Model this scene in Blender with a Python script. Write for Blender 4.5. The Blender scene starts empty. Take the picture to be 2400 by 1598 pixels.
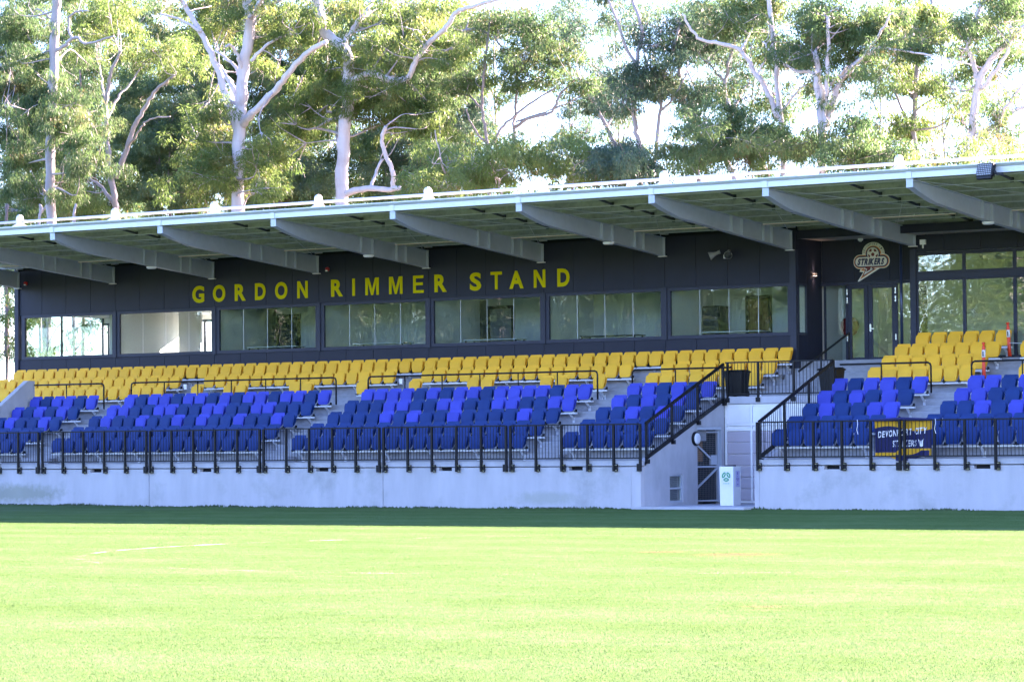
import bpy, math, random
import numpy as np
from mathutils import Vector, Matrix
random.seed(7); rng = np.random.default_rng(11)
scene = bpy.context.scene
COL = scene.collection

# ------------------------------------------------------------------ camera, sky, sun, exposure
F_PX, YAW, PITCH, ROLL = 7097.38, 0.5895, 0.0367, 0.0082
CAM = np.array([0.0, -71.232, 1.587])
_fw = np.array([-math.sin(YAW) * math.cos(PITCH), math.cos(YAW) * math.cos(PITCH), math.sin(PITCH)])
_r0 = np.array([math.cos(YAW), math.sin(YAW), 0.0]); _u0 = np.cross(_r0, _fw)
RT = math.cos(ROLL) * _r0 - math.sin(ROLL) * _u0
UP = math.sin(ROLL) * _r0 + math.cos(ROLL) * _u0
FW = _fw
cd = bpy.data.cameras.new('camera'); cam = bpy.data.objects.new('camera', cd); COL.objects.link(cam)
m = Matrix.Identity(4)
for i in range(3):
    m[i][0], m[i][1], m[i][2], m[i][3] = RT[i], UP[i], -FW[i], CAM[i]
cam.matrix_world = m
cd.sensor_width = 36; cd.lens = F_PX / 2400 * 36; cd.clip_start = 0.5; cd.clip_end = 3000
scene.camera = cam

SUN_EL, SUN_AZ = math.radians(22.8), math.radians(30.0)      # azimuth from +Y towards +X
world = bpy.data.worlds.new('World'); scene.world = world; world.use_nodes = True
wn = world.node_tree.nodes; wl = world.node_tree.links
bg = wn['Background']; sky = wn.new('ShaderNodeTexSky'); sky.sky_type = 'NISHITA'; sky.sun_disc = False
sky.sun_elevation = SUN_EL; sky.sun_rotation = SUN_AZ; sky.air_density = 1.0; sky.dust_density = 0.0; sky.ozone_density = 8.0
wl.new(sky.outputs[0], bg.inputs[0]); bg.inputs[1].default_value = 0.06
sd = bpy.data.lights.new('sun', 'SUN'); sd.energy = 4.2; sd.angle = math.radians(0.5); sd.color = (1.0, 0.91, 0.85)
sun = bpy.data.objects.new('sun', sd); COL.objects.link(sun)
sdir = Vector((math.sin(SUN_AZ) * math.cos(SUN_EL), math.cos(SUN_AZ) * math.cos(SUN_EL), math.sin(SUN_EL)))
sun.rotation_euler = sdir.to_track_quat('Z', 'Y').to_euler()
vs = scene.view_settings; vs.view_transform = 'Standard'; vs.look = 'None'; vs.gamma = 1; vs.use_curve_mapping = False
vs.exposure = 4.55
vs.use_white_balance = True; vs.white_balance_temperature = 7800; vs.white_balance_tint = 36
scene.cycles.max_bounces = 8; scene.cycles.transparent_max_bounces = 12; scene.cycles.sample_clamp_indirect = 10

def at(u, v, Y):
    """photo pixel (2400 wide) -> point on the vertical plane Y"""
    d = FW + RT * (u - 1200) / F_PX - UP * (v - 799) / F_PX
    return CAM + d * ((Y - CAM[1]) / d[1])
def dep(P):
    return float((np.asarray(P) - CAM) @ FW)

# ------------------------------------------------------------------ materials
def nodes(name):
    mt = bpy.data.materials.new(name); mt.use_nodes = True
    return mt, mt.node_tree.nodes, mt.node_tree.links, mt.node_tree.nodes['Principled BSDF']
def mat(name, col, rough=0.5, var=0.12, scale=6.0, bump=0.0, bscale=40.0, metal=0.0, stretch=(1, 1, 1), spec=0.5, col2=None, patch=0.0, pscale=0.6, orand=0.0, spotbox=None):
    mt, n, l, b = nodes(name)
    tc = n.new('ShaderNodeTexCoord'); mp = n.new('ShaderNodeMapping'); mp.inputs['Scale'].default_value = stretch
    geo = n.new('ShaderNodeNewGeometry'); l.new(geo.outputs['Position'], mp.inputs[0])
    nz = n.new('ShaderNodeTexNoise'); nz.inputs['Scale'].default_value = scale; nz.inputs['Detail'].default_value = 6; nz.inputs['Roughness'].default_value = 0.62
    l.new(mp.outputs[0], nz.inputs['Vector'])
    r = n.new('ShaderNodeMapRange'); r.inputs[1].default_value = 0.25; r.inputs[2].default_value = 0.75
    l.new(nz.outputs[0], r.inputs[0])
    mx = n.new('ShaderNodeMix'); mx.data_type = 'RGBA'
    lo = [c * (1 - var) for c in col]; hi = [min(1, c * (1 + var)) for c in col]
    mx.inputs[6].default_value = (*lo, 1); mx.inputs[7].default_value = (*hi, 1)
    l.new(r.outputs[0], mx.inputs[0]); out = mx.outputs[2]
    if col2 is not None:
        n2 = n.new('ShaderNodeTexNoise'); n2.inputs['Scale'].default_value = pscale; n2.inputs['Detail'].default_value = 8; n2.inputs['Roughness'].default_value = 0.7
        l.new(geo.outputs['Position'], n2.inputs['Vector'])
        r2 = n.new('ShaderNodeMapRange'); r2.inputs[1].default_value = 0.52; r2.inputs[2].default_value = 0.75; r2.inputs[4].default_value = patch
        l.new(n2.outputs[0], r2.inputs[0])
        m2 = n.new('ShaderNodeMix'); m2.data_type = 'RGBA'; m2.inputs[7].default_value = (*col2, 1)
        l.new(r2.outputs[0], m2.inputs[0]); l.new(out, m2.inputs[6]); out = m2.outputs[2]
    if orand:                                            # each moulding a touch lighter or more faded than the next
        oi = n.new('ShaderNodeObjectInfo'); r3 = n.new('ShaderNodeMapRange'); r3.inputs[3].default_value = 1 - orand; r3.inputs[4].default_value = 1 + orand; l.new(oi.outputs['Random'], r3.inputs[0])
        hv = n.new('ShaderNodeHueSaturation'); l.new(r3.outputs[0], hv.inputs['Value']); l.new(out, hv.inputs['Color']); out = hv.outputs[0]
    if spotbox:                                          # a patch of moss or splash stain with soft ragged edges
        for (cx, cz, hx, hz, colr) in spotbox:
            mp2 = n.new('ShaderNodeMapping'); mp2.inputs['Location'].default_value = (-cx / hx, 0, -cz / hz); mp2.inputs['Scale'].default_value = (1 / hx, 0, 1 / hz); l.new(geo.outputs['Position'], mp2.inputs[0])
            ln = n.new('ShaderNodeVectorMath'); ln.operation = 'LENGTH'; l.new(mp2.outputs[0], ln.inputs[0])
            n4 = n.new('ShaderNodeTexNoise'); n4.inputs['Scale'].default_value = 4.5; n4.inputs['Detail'].default_value = 8; n4.inputs['Roughness'].default_value = 0.7; l.new(geo.outputs['Position'], n4.inputs['Vector'])
            ma = n.new('ShaderNodeMath'); ma.operation = 'MULTIPLY_ADD'; ma.inputs[1].default_value = -1.6; l.new(n4.outputs[0], ma.inputs[0]); l.new(ln.outputs['Value'], ma.inputs[2])
            r4 = n.new('ShaderNodeMapRange'); r4.inputs[1].default_value = 0.25; r4.inputs[2].default_value = -0.35; r4.inputs[4].default_value = 0.6; l.new(ma.outputs[0], r4.inputs[0])
            m4 = n.new('ShaderNodeMix'); m4.data_type = 'RGBA'; m4.inputs[7].default_value = (*colr, 1); l.new(r4.outputs[0], m4.inputs[0]); l.new(out, m4.inputs[6]); out = m4.outputs[2]
    l.new(out, b.inputs['Base Color'])
    b.inputs['Roughness'].default_value = rough; b.inputs['Metallic'].default_value = metal
    b.inputs['Specular IOR Level'].default_value = spec
    if bump:
        nb = n.new('ShaderNodeTexNoise'); nb.inputs['Scale'].default_value = bscale; nb.inputs['Detail'].default_value = 4
        l.new(mp.outputs[0], nb.inputs['Vector'])
        bp = n.new('ShaderNodeBump'); bp.inputs['Strength'].default_value = bump; bp.inputs['Distance'].default_value = 0.02
        l.new(nb.outputs[0], bp.inputs['Height']); l.new(bp.outputs[0], b.inputs['Normal'])
    return mt
def glass(name, refl=1.0, wave=0.03, tint=(0.86, 0.91, 0.89)):
    mt, n, l, b = nodes(name); n.remove(b); o = n['Material Output']
    tr = n.new('ShaderNodeBsdfTransparent'); tr.inputs[0].default_value = (*tint, 1)
    gl = n.new('ShaderNodeBsdfGlossy'); gl.inputs['Roughness'].default_value = 0.0; gl.inputs[0].default_value = (0.95, 1, 0.97, 1)
    fr = n.new('ShaderNodeFresnel'); gb_ = n.new('ShaderNodeNewGeometry'); im = n.new('ShaderNodeMix'); im.inputs[2].default_value = 1.52; im.inputs[3].default_value = 1 / 1.52
    l.new(gb_.outputs['Backfacing'], im.inputs[0]); l.new(im.outputs[0], fr.inputs[0])      # same reflectance from both sides of the pane
    ml = n.new('ShaderNodeMath'); ml.operation = 'MULTIPLY'; ml.inputs[1].default_value = refl; ml.use_clamp = True
    l.new(fr.outputs[0], ml.inputs[0])
    geo = n.new('ShaderNodeNewGeometry'); nz = n.new('ShaderNodeTexNoise'); nz.inputs['Scale'].default_value = 1.3; nz.inputs['Detail'].default_value = 2
    mp = n.new('ShaderNodeMapping'); mp.inputs['Scale'].default_value = (1.0, 1, 1.5); l.new(geo.outputs['Position'], mp.inputs[0]); l.new(mp.outputs[0], nz.inputs['Vector'])
    bp = n.new('ShaderNodeBump'); bp.inputs['Strength'].default_value = wave; bp.inputs['Distance'].default_value = 0.2
    l.new(nz.outputs[0], bp.inputs['Height']); l.new(bp.outputs[0], gl.inputs['Normal'])
    mx = n.new('ShaderNodeMixShader'); l.new(ml.outputs[0], mx.inputs[0]); l.new(tr.outputs[0], mx.inputs[1]); l.new(gl.outputs[0], mx.inputs[2])
    l.new(mx.outputs[0], o.inputs[0]); return mt
def emit(name, col, s):
    mt, n, l, b = nodes(name); b.inputs['Base Color'].default_value = (*col, 1)
    b.inputs['Emission Color'].default_value = (*col, 1); b.inputs['Emission Strength'].default_value = s; return mt
def leafmat(name, cols, trans=0.45):
    mt, n, l, b = nodes(name); o = n['Material Output']
    a = n.new('ShaderNodeAttribute'); a.attribute_name = 'tint'
    cr = n.new('ShaderNodeValToRGB'); e = cr.color_ramp.elements
    e[0].color = (*cols[0], 1); e[1].color = (*cols[-1], 1)
    for i, c in enumerate(cols[1:-1]):
        k = e.new((i + 1) / (len(cols) - 1)); k.color = (*c, 1)
    l.new(a.outputs['Fac'], cr.inputs[0]); l.new(cr.outputs[0], b.inputs['Base Color'])
    b.inputs['Roughness'].default_value = 0.45; b.inputs['Specular IOR Level'].default_value = 0.35
    t = n.new('ShaderNodeBsdfTranslucent')
    hs = n.new('ShaderNodeHueSaturation'); hs.inputs['Hue'].default_value = 0.485; hs.inputs['Value'].default_value = 1.35; hs.inputs['Saturation'].default_value = 1.05
    l.new(cr.outputs[0], hs.inputs['Color']); l.new(hs.outputs[0], t.inputs[0])
    mx = n.new('ShaderNodeMixShader'); mx.inputs[0].default_value = trans
    l.new(b.outputs[0], mx.inputs[1]); l.new(t.outputs[0], mx.inputs[2]); l.new(mx.outputs[0], o.inputs[0]); return mt

MAT = dict(
    concrete=mat('concrete', (0.40, 0.40, 0.43), 0.85, 0.14, 2.2, 0.25, 60, stretch=(1, 1, 0.45), col2=(0.27, 0.30, 0.29), patch=0.45, pscale=0.9),
    precast=mat('precast_concrete', (0.43, 0.42, 0.44), 0.8, 0.14, 1.6, 0.3, 50, stretch=(1, 1, 0.25), col2=(0.22, 0.24, 0.22), patch=0.75, pscale=0.5, spotbox=[(-66.6, 0.42, 2.3, 0.34, (0.17, 0.20, 0.12)), (-46.5, 0.30, 1.3, 0.22, (0.30, 0.32, 0.27))]),
    tread=mat('terrace_concrete', (0.42, 0.42, 0.45), 0.8, 0.16, 3.0, 0.25, 50, col2=(0.30, 0.32, 0.34), patch=0.5, pscale=1.4),
    clad=mat('charcoal_cladding', (0.017, 0.020, 0.036), 0.6, 0.10, 1.2, 0.05, 15, spec=0.3),
    cladjoint=mat('dark_joint', (0.008, 0.009, 0.013), 0.9, 0.1),
    frame=mat('window_frame_charcoal', (0.026, 0.030, 0.052), 0.5, 0.08, 3, spec=0.3),
    steel=mat('galvanised_sheet', (0.40, 0.42, 0.42), 0.42, 0.30, 5.0, 0.05, 30, metal=0.65, col2=(0.24, 0.26, 0.26), patch=0.7, pscale=2.2),
    rafter=mat('painted_steel', (0.42, 0.47, 0.53), 0.45, 0.07, 4.0, metal=0.2),
    fascia=mat('pale_fascia_steel', (0.62, 0.66, 0.70), 0.4, 0.05, 3.0, metal=0.1, col2=(0.45, 0.48, 0.5), patch=0.35, pscale=3),
    riser=mat('shade_riser_concrete', (0.27, 0.28, 0.30), 0.9, 0.22, 3.0, 0.3, 40, stretch=(1, 1, 2.5), col2=(0.18, 0.19, 0.20), patch=0.6, pscale=1.2),  # darker than the treads: shade on step fronts put into the colour
    purlinweb=mat('shade_dark_galvanised', (0.33, 0.37, 0.40), 0.5, 0.22, 5.0, 0.05, 30, metal=0.35, col2=(0.16, 0.18, 0.20), patch=0.6, pscale=2.2),  # mottled zinc, darkened in colour for the shade behind the purlin lip
    white=mat('white_paint', (0.80, 0.80, 0.80), 0.4, 0.03),
    offwhite=mat('offwhite_plaster', (0.74, 0.73, 0.70), 0.7, 0.03),
    black=mat('black_powdercoat', (0.008, 0.0075, 0.009), 0.5, 0.2, 10, spec=0.25),
    plastic=mat('black_plastic', (0.006, 0.006, 0.007), 0.5, 0.15, 10, spec=0.3),
    yellow=mat('yellow_seat_plastic', (0.96, 0.45, 0.035), 0.5, 0.06, 3.0, spec=0.14, orand=0.06),
    navy=mat('navy_seat_plastic', (0.0004, 0.033, 0.135), 0.5, 0.12, 3.0, spec=0.12, orand=0.10),
    bright=mat('bright_blue_seat_plastic', (0.032, 0.058, 0.36), 0.5, 0.10, 3.0, spec=0.12, orand=0.08),
    beam=mat('white_seat_beam', (0.66, 0.68, 0.70), 0.4, 0.06, metal=0.2),
    signyellow=mat('yellow_sign_paint', (0.56, 0.46, 0.003), 0.6, 0.04, spec=0.08),
    cream=mat('cream_sign', (0.72, 0.70, 0.66), 0.5, 0.04), orange=mat('orange_sign', (0.60, 0.19, 0.04), 0.5, 0.05),
    signnavy=mat('navy_sign', (0.018, 0.018, 0.085), 0.5, 0.05), maroon=mat('maroon_sign', (0.16, 0.012, 0.02), 0.5, 0.05),
    ink=mat('dark_ink', (0.03, 0.035, 0.04), 0.6, 0.05),
    red=mat('red_enamel', (0.45, 0.015, 0.015), 0.35, 0.05), hivis=mat('fluoro_orange', (0.95, 0.06, 0.02), 0.45, 0.05),
    reflective=mat('reflective_white', (0.75, 0.76, 0.78), 0.3, 0.05),
    flagblue=mat('flag_blue', (0.004, 0.007, 0.065), 0.8, 0.1, 20), flagyellow=mat('flag_yellow', (0.72, 0.33, 0.01), 0.8, 0.08, 20), flagwhite=mat('flag_white', (0.75, 0.75, 0.78), 0.8, 0.04),
    green=mat('green_print', (0.01, 0.33, 0.13), 0.5, 0.04), purple=mat('purple_print', (0.08, 0.05, 0.3), 0.5, 0.04),
    lilac=mat('lilac_print', (0.50, 0.47, 0.72), 0.5, 0.04),
    poly=mat('translucent_panel', (0.47, 0.41, 0.45), 0.35, 0.07, 1.5, stretch=(0.3, 0.3, 4)),
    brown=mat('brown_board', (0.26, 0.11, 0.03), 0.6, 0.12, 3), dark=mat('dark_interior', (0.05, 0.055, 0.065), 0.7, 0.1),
    midgrey=mat('grey_paint', (0.25, 0.26, 0.28), 0.5, 0.08), pinklamp=mat('lamp_diffuser', (0.80, 0.55, 0.48), 0.5, 0.03),
    pole=mat('dark_blue_pole', (0.03, 0.05, 0.11), 0.3, 0.06, metal=0.4), soffit=mat('soffit_board', (0.33, 0.31, 0.28), 0.7, 0.05),
    carpet=mat('carpet', (0.10, 0.10, 0.11), 0.95, 0.2), chrome=mat('satin_steel', (0.6, 0.6, 0.6), 0.25, 0.03, metal=0.9),
    led=mat('led_lens', (0.30, 0.31, 0.33), 0.25, 0.05), lampwhite=mat('opal_lens', (0.75, 0.76, 0.78), 0.3, 0.03),
    glass=glass('window_glass', 0.75, 0.010, (0.74, 0.82, 0.83)), mirror=glass('reflective_glass', 2.3, 0.03, (0.74, 0.82, 0.80)), clear=glass('clear_glass', 1.0, 0.005, (0.9, 0.95, 0.93)),
    roofwhite=mat('roof_white_steel', (0.50, 0.50, 0.52), 0.5, 0.05),
    lit=emit('lit_lamp', (1.0, 0.85, 0.7), 0.5),
)
def bark(name, c, c2):
    return mat(name, c, 0.8, 0.16, 1.6, 0.5, 9, stretch=(2.5, 2.5, 0.22), col2=c2, patch=0.75, pscale=0.8)
MAT['bark_white'] = bark('pale_gum_bark', (0.40, 0.375, 0.385), (0.25, 0.20, 0.18))
MAT['bark_grey'] = bark('grey_gum_bark', (0.27, 0.25, 0.26), (0.16, 0.13, 0.12))
MAT['bark_dark'] = bark('dark_bark', (0.13, 0.10, 0.10), (0.07, 0.05, 0.045))
MAT['leaf_bright'] = leafmat('bright_gum_leaf', [(0.040, 0.088, 0.026), (0.066, 0.130, 0.036), (0.095, 0.158, 0.048), (0.13, 0.11, 0.04)], 0.55)
MAT['leaf_mid'] = leafmat('mid_gum_leaf', [(0.030, 0.076, 0.030), (0.050, 0.112, 0.042), (0.076, 0.142, 0.054), (0.11, 0.09, 0.04)], 0.54)
MAT['leaf_blue'] = leafmat('blue_green_leaf', [(0.024, 0.064, 0.044), (0.037, 0.086, 0.054), (0.060, 0.110, 0.062), (0.07, 0.09, 0.045)], 0.48)
MAT['leaf_dark'] = leafmat('dark_leaf', [(0.026, 0.070, 0.034), (0.042, 0.096, 0.042), (0.064, 0.120, 0.050), (0.06, 0.08, 0.025)], 0.52)

# ------------------------------------------------------------------ mesh helpers
class MB:
    def __init__(s): s.v = []; s.f = []
    def add(s, v, f):
        k = len(s.v); s.v += [tuple(map(float, p)) for p in v]; s.f += [tuple(i + k for i in q) for q in f]; return s
    def box(s, x0, x1, y0, y1, z0, z1):
        v = [(x, y, z) for z in (z0, z1) for y in (y0, y1) for x in (x0, x1)]
        return s.add(v, [(0, 2, 3, 1), (4, 5, 7, 6), (0, 1, 5, 4), (2, 6, 7, 3), (0, 4, 6, 2), (1, 3, 7, 5)])
    def bar(s, a, b, w, h=None, up=(0, 0, 1)):
        a = Vector(a); b = Vector(b); h = h or w; d = (b - a).normalized(); up = Vector(up)
        if abs(d.dot(up)) > 0.99: up = Vector((1, 0, 0))
        x = d.cross(up).normalized(); z = x.cross(d).normalized()
        v = [p + x * i * w / 2 + z * j * h / 2 for p in (a, b) for i, j in ((-1, -1), (1, -1), (1, 1), (-1, 1))]
        return s.add(v, [(3, 2, 1, 0), (4, 5, 6, 7), (0, 1, 5, 4), (1, 2, 6, 5), (2, 3, 7, 6), (3, 0, 4, 7)])
    def prism(s, poly, axis, a, b):
        """poly: 2-D outline; axis 'x': (y,z) swept from x=a to b; 'y': (x,z); 'z': (x,y)"""
        n = len(poly)
        g = {'x': lambda p, t: (t, p[0], p[1]), 'y': lambda p, t: (p[0], t, p[1]), 'z': lambda p, t: (p[0], p[1], t)}[axis]
        v = [g(p, a) for p in poly] + [g(p, b) for p in poly]
        f = [tuple(range(n))[::-1], tuple(range(n, 2 * n))] + [(i, (i + 1) % n, n + (i + 1) % n, n + i) for i in range(n)]
        return s.add(v, f)
    def tube(s, pts, rad, n=8, cap=True):
        pts = [Vector(p) for p in pts]; rad = rad if hasattr(rad, '__len__') else [rad] * len(pts)
        v = []; f = []; x = None
        for i, p in enumerate(pts):
            d = (pts[min(i + 1, len(pts) - 1)] - pts[max(i - 1, 0)]).normalized()
            if x is None:
                x = d.cross(Vector((0, 0, 1)) if abs(d.z) < 0.9 else Vector((1, 0, 0))).normalized()
            x = (x - d * x.dot(d)).normalized(); y = d.cross(x)
            v += [p + (x * math.cos(2 * math.pi * k / n) + y * math.sin(2 * math.pi * k / n)) * rad[i] for k in range(n)]
            if i: f += [((i - 1) * n + k, (i - 1) * n + (k + 1) % n, i * n + (k + 1) % n, i * n + k) for k in range(n)]
        if cap: f += [tuple(range(n))[::-1], tuple(range(len(v) - n, len(v)))]
        return s.add(v, f)
    def lathe(s, prof, n=16, c=(0, 0, 0), axis='z'):
        v = []; f = []
        for r, h in prof:
            for k in range(n):
                a = 2 * math.pi * k / n; p = (r * math.cos(a), r * math.sin(a), h)
                if axis == 'y': p = (p[0], h, p[1])
                if axis == 'x': p = (h, p[0], p[1])
                v.append((p[0] + c[0], p[1] + c[1], p[2] + c[2]))
        for i in range(len(prof) - 1):
            f += [(i * n + k, i * n + (k + 1) % n, (i + 1) * n + (k + 1) % n, (i + 1) * n + k) for k in range(n)]
        f += [tuple(range(n))[::-1], tuple(range(len(v) - n, len(v)))]
        return s.add(v, f)
    def mesh(s, name, mt, smooth=False):
        me = bpy.data.meshes.new(name); me.from_pydata(s.v, [], s.f)
        if mt: me.materials.append(MAT[mt] if isinstance(mt, str) else mt)
        if smooth: me.shade_smooth() if hasattr(me, 'shade_smooth') else None
        me.validate(); me.update(); return me
    def build(s, name, mt, parent=None, smooth=False, bevel=0.0, **kw):
        return link(name, s.mesh(name, mt, smooth), parent, bevel=bevel, **kw)
def link(name, me, parent=None, loc=None, rz=None, bevel=0.0, **kw):
    o = bpy.data.objects.new(name, me); COL.objects.link(o)
    if parent is not None: o.parent = parent
    if loc is not None: o.location = loc
    if rz is not None: o.rotation_euler = (0, 0, rz)
    if bevel:
        b = o.modifiers.new('bevel', 'BEVEL'); b.width = bevel; b.segments = 2; b.limit_method = 'ANGLE'; b.angle_limit = 0.6
    for k, v in kw.items(): o[k] = v
    return o
def thing(name, label, cat, loc=(0, 0, 0), rz=0, group=None):
    o = link(name, None, None, loc, rz); o['label'] = label; o['category'] = cat
    if group: o['group'] = group
    return o
def B(name, mt, parent, *a, bevel=0.0, **kw):
    return MB().box(*a).build(name, mt, parent, bevel=bevel, **kw)
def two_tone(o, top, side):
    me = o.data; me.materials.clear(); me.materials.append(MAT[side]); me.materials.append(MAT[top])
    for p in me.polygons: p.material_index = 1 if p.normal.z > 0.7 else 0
def ordn(n):
    one = 'first second third fourth fifth sixth seventh eighth ninth tenth eleventh twelfth thirteenth fourteenth fifteenth sixteenth seventeenth eighteenth nineteenth'.split()
    if n < 20: return one[n - 1]
    t, r = divmod(n, 10); w = {2: 'twent', 3: 'thirt', 4: 'fort', 5: 'fift', 6: 'sixt', 7: 'sevent'}[t]
    return w + ('ieth' if r == 0 else 'y-' + one[r - 1])

def glyph(ch, bold=0.03, ext=0.02):
    """letter mesh as arrays, bounding box normalised to 0..1 in x and z"""
    cu = bpy.data.curves.new('letter', 'FONT'); cu.body = ch; cu.offset = bold; cu.extrude = ext; cu.resolution_u = 4
    o = bpy.data.objects.new('letter', cu); COL.objects.link(o)
    dg = bpy.context.evaluated_depsgraph_get(); me = bpy.data.meshes.new_from_object(o.evaluated_get(dg))
    bpy.data.objects.remove(o); bpy.data.curves.remove(cu)
    v = np.array([w.co[:] for w in me.vertices]); f = [tuple(p.vertices) for p in me.polygons]
    bpy.data.meshes.remove(me)
    lo, hi = v.min(0), v.max(0)
    return v, f, lo, hi
_gc = {}
def letter(mb, ch, mapper, bold=0.03):
    """mapper(x01, z01, d) -> world point"""
    if (ch, bold) not in _gc: _gc[(ch, bold)] = glyph(ch, bold)
    v, f, lo, hi = _gc[(ch, bold)]; s = np.maximum(hi - lo, 1e-6)
    mb.add([mapper((p[0] - lo[0]) / s[0], (p[1] - lo[1]) / s[1], 1 if p[2] > (lo[2] + hi[2]) / 2 else 0) for p in v], f)
def adv(ch, bold=0.0):
    if ch == ' ': return 0.34
    if (ch, bold) not in _gc: _gc[(ch, bold)] = glyph(ch, bold)
    g = _gc[(ch, bold)]; return g[3][0] - g[2][0]

# ------------------------------------------------------------------ ground
GX = [-900, -67.3, -61.1, -52.2, -43.4, -39.9, -32, 900]; GZ = [0.06, 0.06, 0.01, 0, 0, -0.01, -0.03, -0.03]
gz = lambda x: float(np.interp(x, GX, GZ))
def grass_ground():
    mt, n, l, b = nodes('turf'); geo = n.new('ShaderNodeNewGeometry')
    def nz(sc, det, st=(1, 1, 1)):
        mp = n.new('ShaderNodeMapping'); mp.inputs['Scale'].default_value = st; l.new(geo.outputs['Position'], mp.inputs[0])
        t = n.new('ShaderNodeTexNoise'); t.inputs['Scale'].default_value = sc; t.inputs['Detail'].default_value = det; t.inputs['Roughness'].default_value = 0.65
        l.new(mp.outputs[0], t.inputs['Vector']); return t.outputs[0]
    cr = n.new('ShaderNodeValToRGB'); e = cr.color_ramp.elements
    e[0].position = 0.3; e[0].color = (0.062, 0.126, 0.036, 1); e[1].position = 0.72; e[1].color = (0.120, 0.19, 0.092, 1)
    k = e.new(0.5); k.color = (0.083, 0.158, 0.059, 1)
    a = n.new('ShaderNodeMath'); a.operation = 'ADD'; m1 = n.new('ShaderNodeMath'); m1.operation = 'MULTIPLY'; m1.inputs[1].default_value = 0.5
    m2 = n.new('ShaderNodeMath'); m2.operation = 'MULTIPLY'; m2.inputs[1].default_value = 0.5
    l.new(nz(0.35, 6, (1, 1, 1)), m1.inputs[0]); l.new(nz(2.5, 8), m2.inputs[0]); l.new(m1.outputs[0], a.inputs[0]); l.new(m2.outputs[0], a.inputs[1])
    sx = n.new('ShaderNodeSeparateXYZ'); l.new(geo.outputs['Position'], sx.inputs[0])
    sn = n.new('ShaderNodeMath'); sn.operation = 'SINE'; fq = n.new('ShaderNodeMath'); fq.operation = 'MULTIPLY'; fq.inputs[1].default_value = 1.9
    wob = n.new('ShaderNodeMath'); wob.operation = 'MULTIPLY_ADD'; wob.inputs[1].default_value = 1.2; l.new(nz(0.12, 2), wob.inputs[0]); l.new(sx.outputs[1], wob.inputs[2])
    l.new(wob.outputs[0], fq.inputs[0]); l.new(fq.outputs[0], sn.inputs[0]); bd_ = n.new('ShaderNodeMath'); bd_.operation = 'MULTIPLY_ADD'; bd_.inputs[1].default_value = 0.035; l.new(sn.outputs[0], bd_.inputs[0]); l.new(a.outputs[0], bd_.inputs[2])
    l.new(bd_.outputs[0], cr.inputs[0])
    # worn brown earth at the centre spot and a few scuffs
    def spot(x, y, r, sx=1.0):
        mp = n.new('ShaderNodeMapping'); mp.inputs['Location'].default_value = (-x * sx, -y, 0); mp.inputs['Scale'].default_value = (sx, 1, 0)
        l.new(geo.outputs['Position'], mp.inputs[0]); ln = n.new('ShaderNodeVectorMath'); ln.operation = 'LENGTH'; l.new(mp.outputs[0], ln.inputs[0])
        nn = nz(4, 6); ad = n.new('ShaderNodeMath'); ad.operation = 'MULTIPLY_ADD'; ad.inputs[1].default_value = r * 1.6; l.new(nn, ad.inputs[0]); l.new(ln.outputs['Value'], ad.inputs[2])
        mr = n.new('ShaderNodeMapRange'); mr.inputs[1].default_value = r * 1.7; mr.inputs[2].default_value = r * 0.9; l.new(ad.outputs[0], mr.inputs[0]); return mr.outputs[0]
    out = cr.outputs[0]
    for x, y, r, sx in ((-22.9, -30.9, 1.0, 1), (-15.0, -44.2, 0.35, 1), (-24.6, -30.3, 0.6, 1)):
        mx = n.new('ShaderNodeMix'); mx.data_type = 'RGBA'; mx.inputs[7].default_value = (0.15, 0.115, 0.068, 1)
        l.new(spot(x, y, r, sx), mx.inputs[0]); l.new(out, mx.inputs[6]); out = mx.outputs[2]
    l.new(out, b.inputs['Base Color']); b.inputs['Roughness'].default_value = 0.9; b.inputs['Specular IOR Level'].default_value = 0.03
    o = n['Material Output']; t = n.new('ShaderNodeBsdfTranslucent'); l.new(out, t.inputs[0])
    ms = n.new('ShaderNodeMixShader'); ms.inputs[0].default_value = 0.4; l.new(b.outputs[0], ms.inputs[1]); l.new(t.outputs[0], ms.inputs[2])
    l.new(ms.outputs[0], o.inputs[0])
    return mt
MAT['turf'] = grass_ground()
mb = MB(); YS = [-900, -200, -80, -60, -40, -20, 0.3, 14.2]
mb.add([(x, y, gz(x)) for y in YS for x in GX], [(j * 8 + i, j * 8 + i + 1, (j + 1) * 8 + i + 1, (j + 1) * 8 + i) for j in range(len(YS) - 1) for i in range(7)])
mb.build('ground', 'turf', kind='structure')
mb = MB(); tx = [-900, -200, -120, -75.3, -28, 60, 900]; ty = [(14.21, 3.2), (24, 3.4), (60, 4.2), (120, 6.5), (300, 12), (900, 14)]
mb.add([(x, y, z) for y, z in ty for x in tx], [(j * 7 + i, j * 7 + i + 1, (j + 1) * 7 + i + 1, (j + 1) * 7 + i) for j in range(5) for i in range(6)])
mb.build('terrain', mat('leaf_litter', (0.10, 0.085, 0.05), 0.9, 0.4, 1.5), kind='structure')
# bank that carries the high ground down the end of the stand
MB().add([(-900, 14.21, 3.2), (-75.3, 14.21, 3.2), (-75.3, 8.0, 3.0), (-900, 8.0, 3.0), (-900, -2, 0.07), (-78, -2, 0.07), (-78, 8, 3.0)], [(0, 3, 2, 1), (3, 4, 5, 6)]).build('bank', 'turf', kind='structure')
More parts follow.
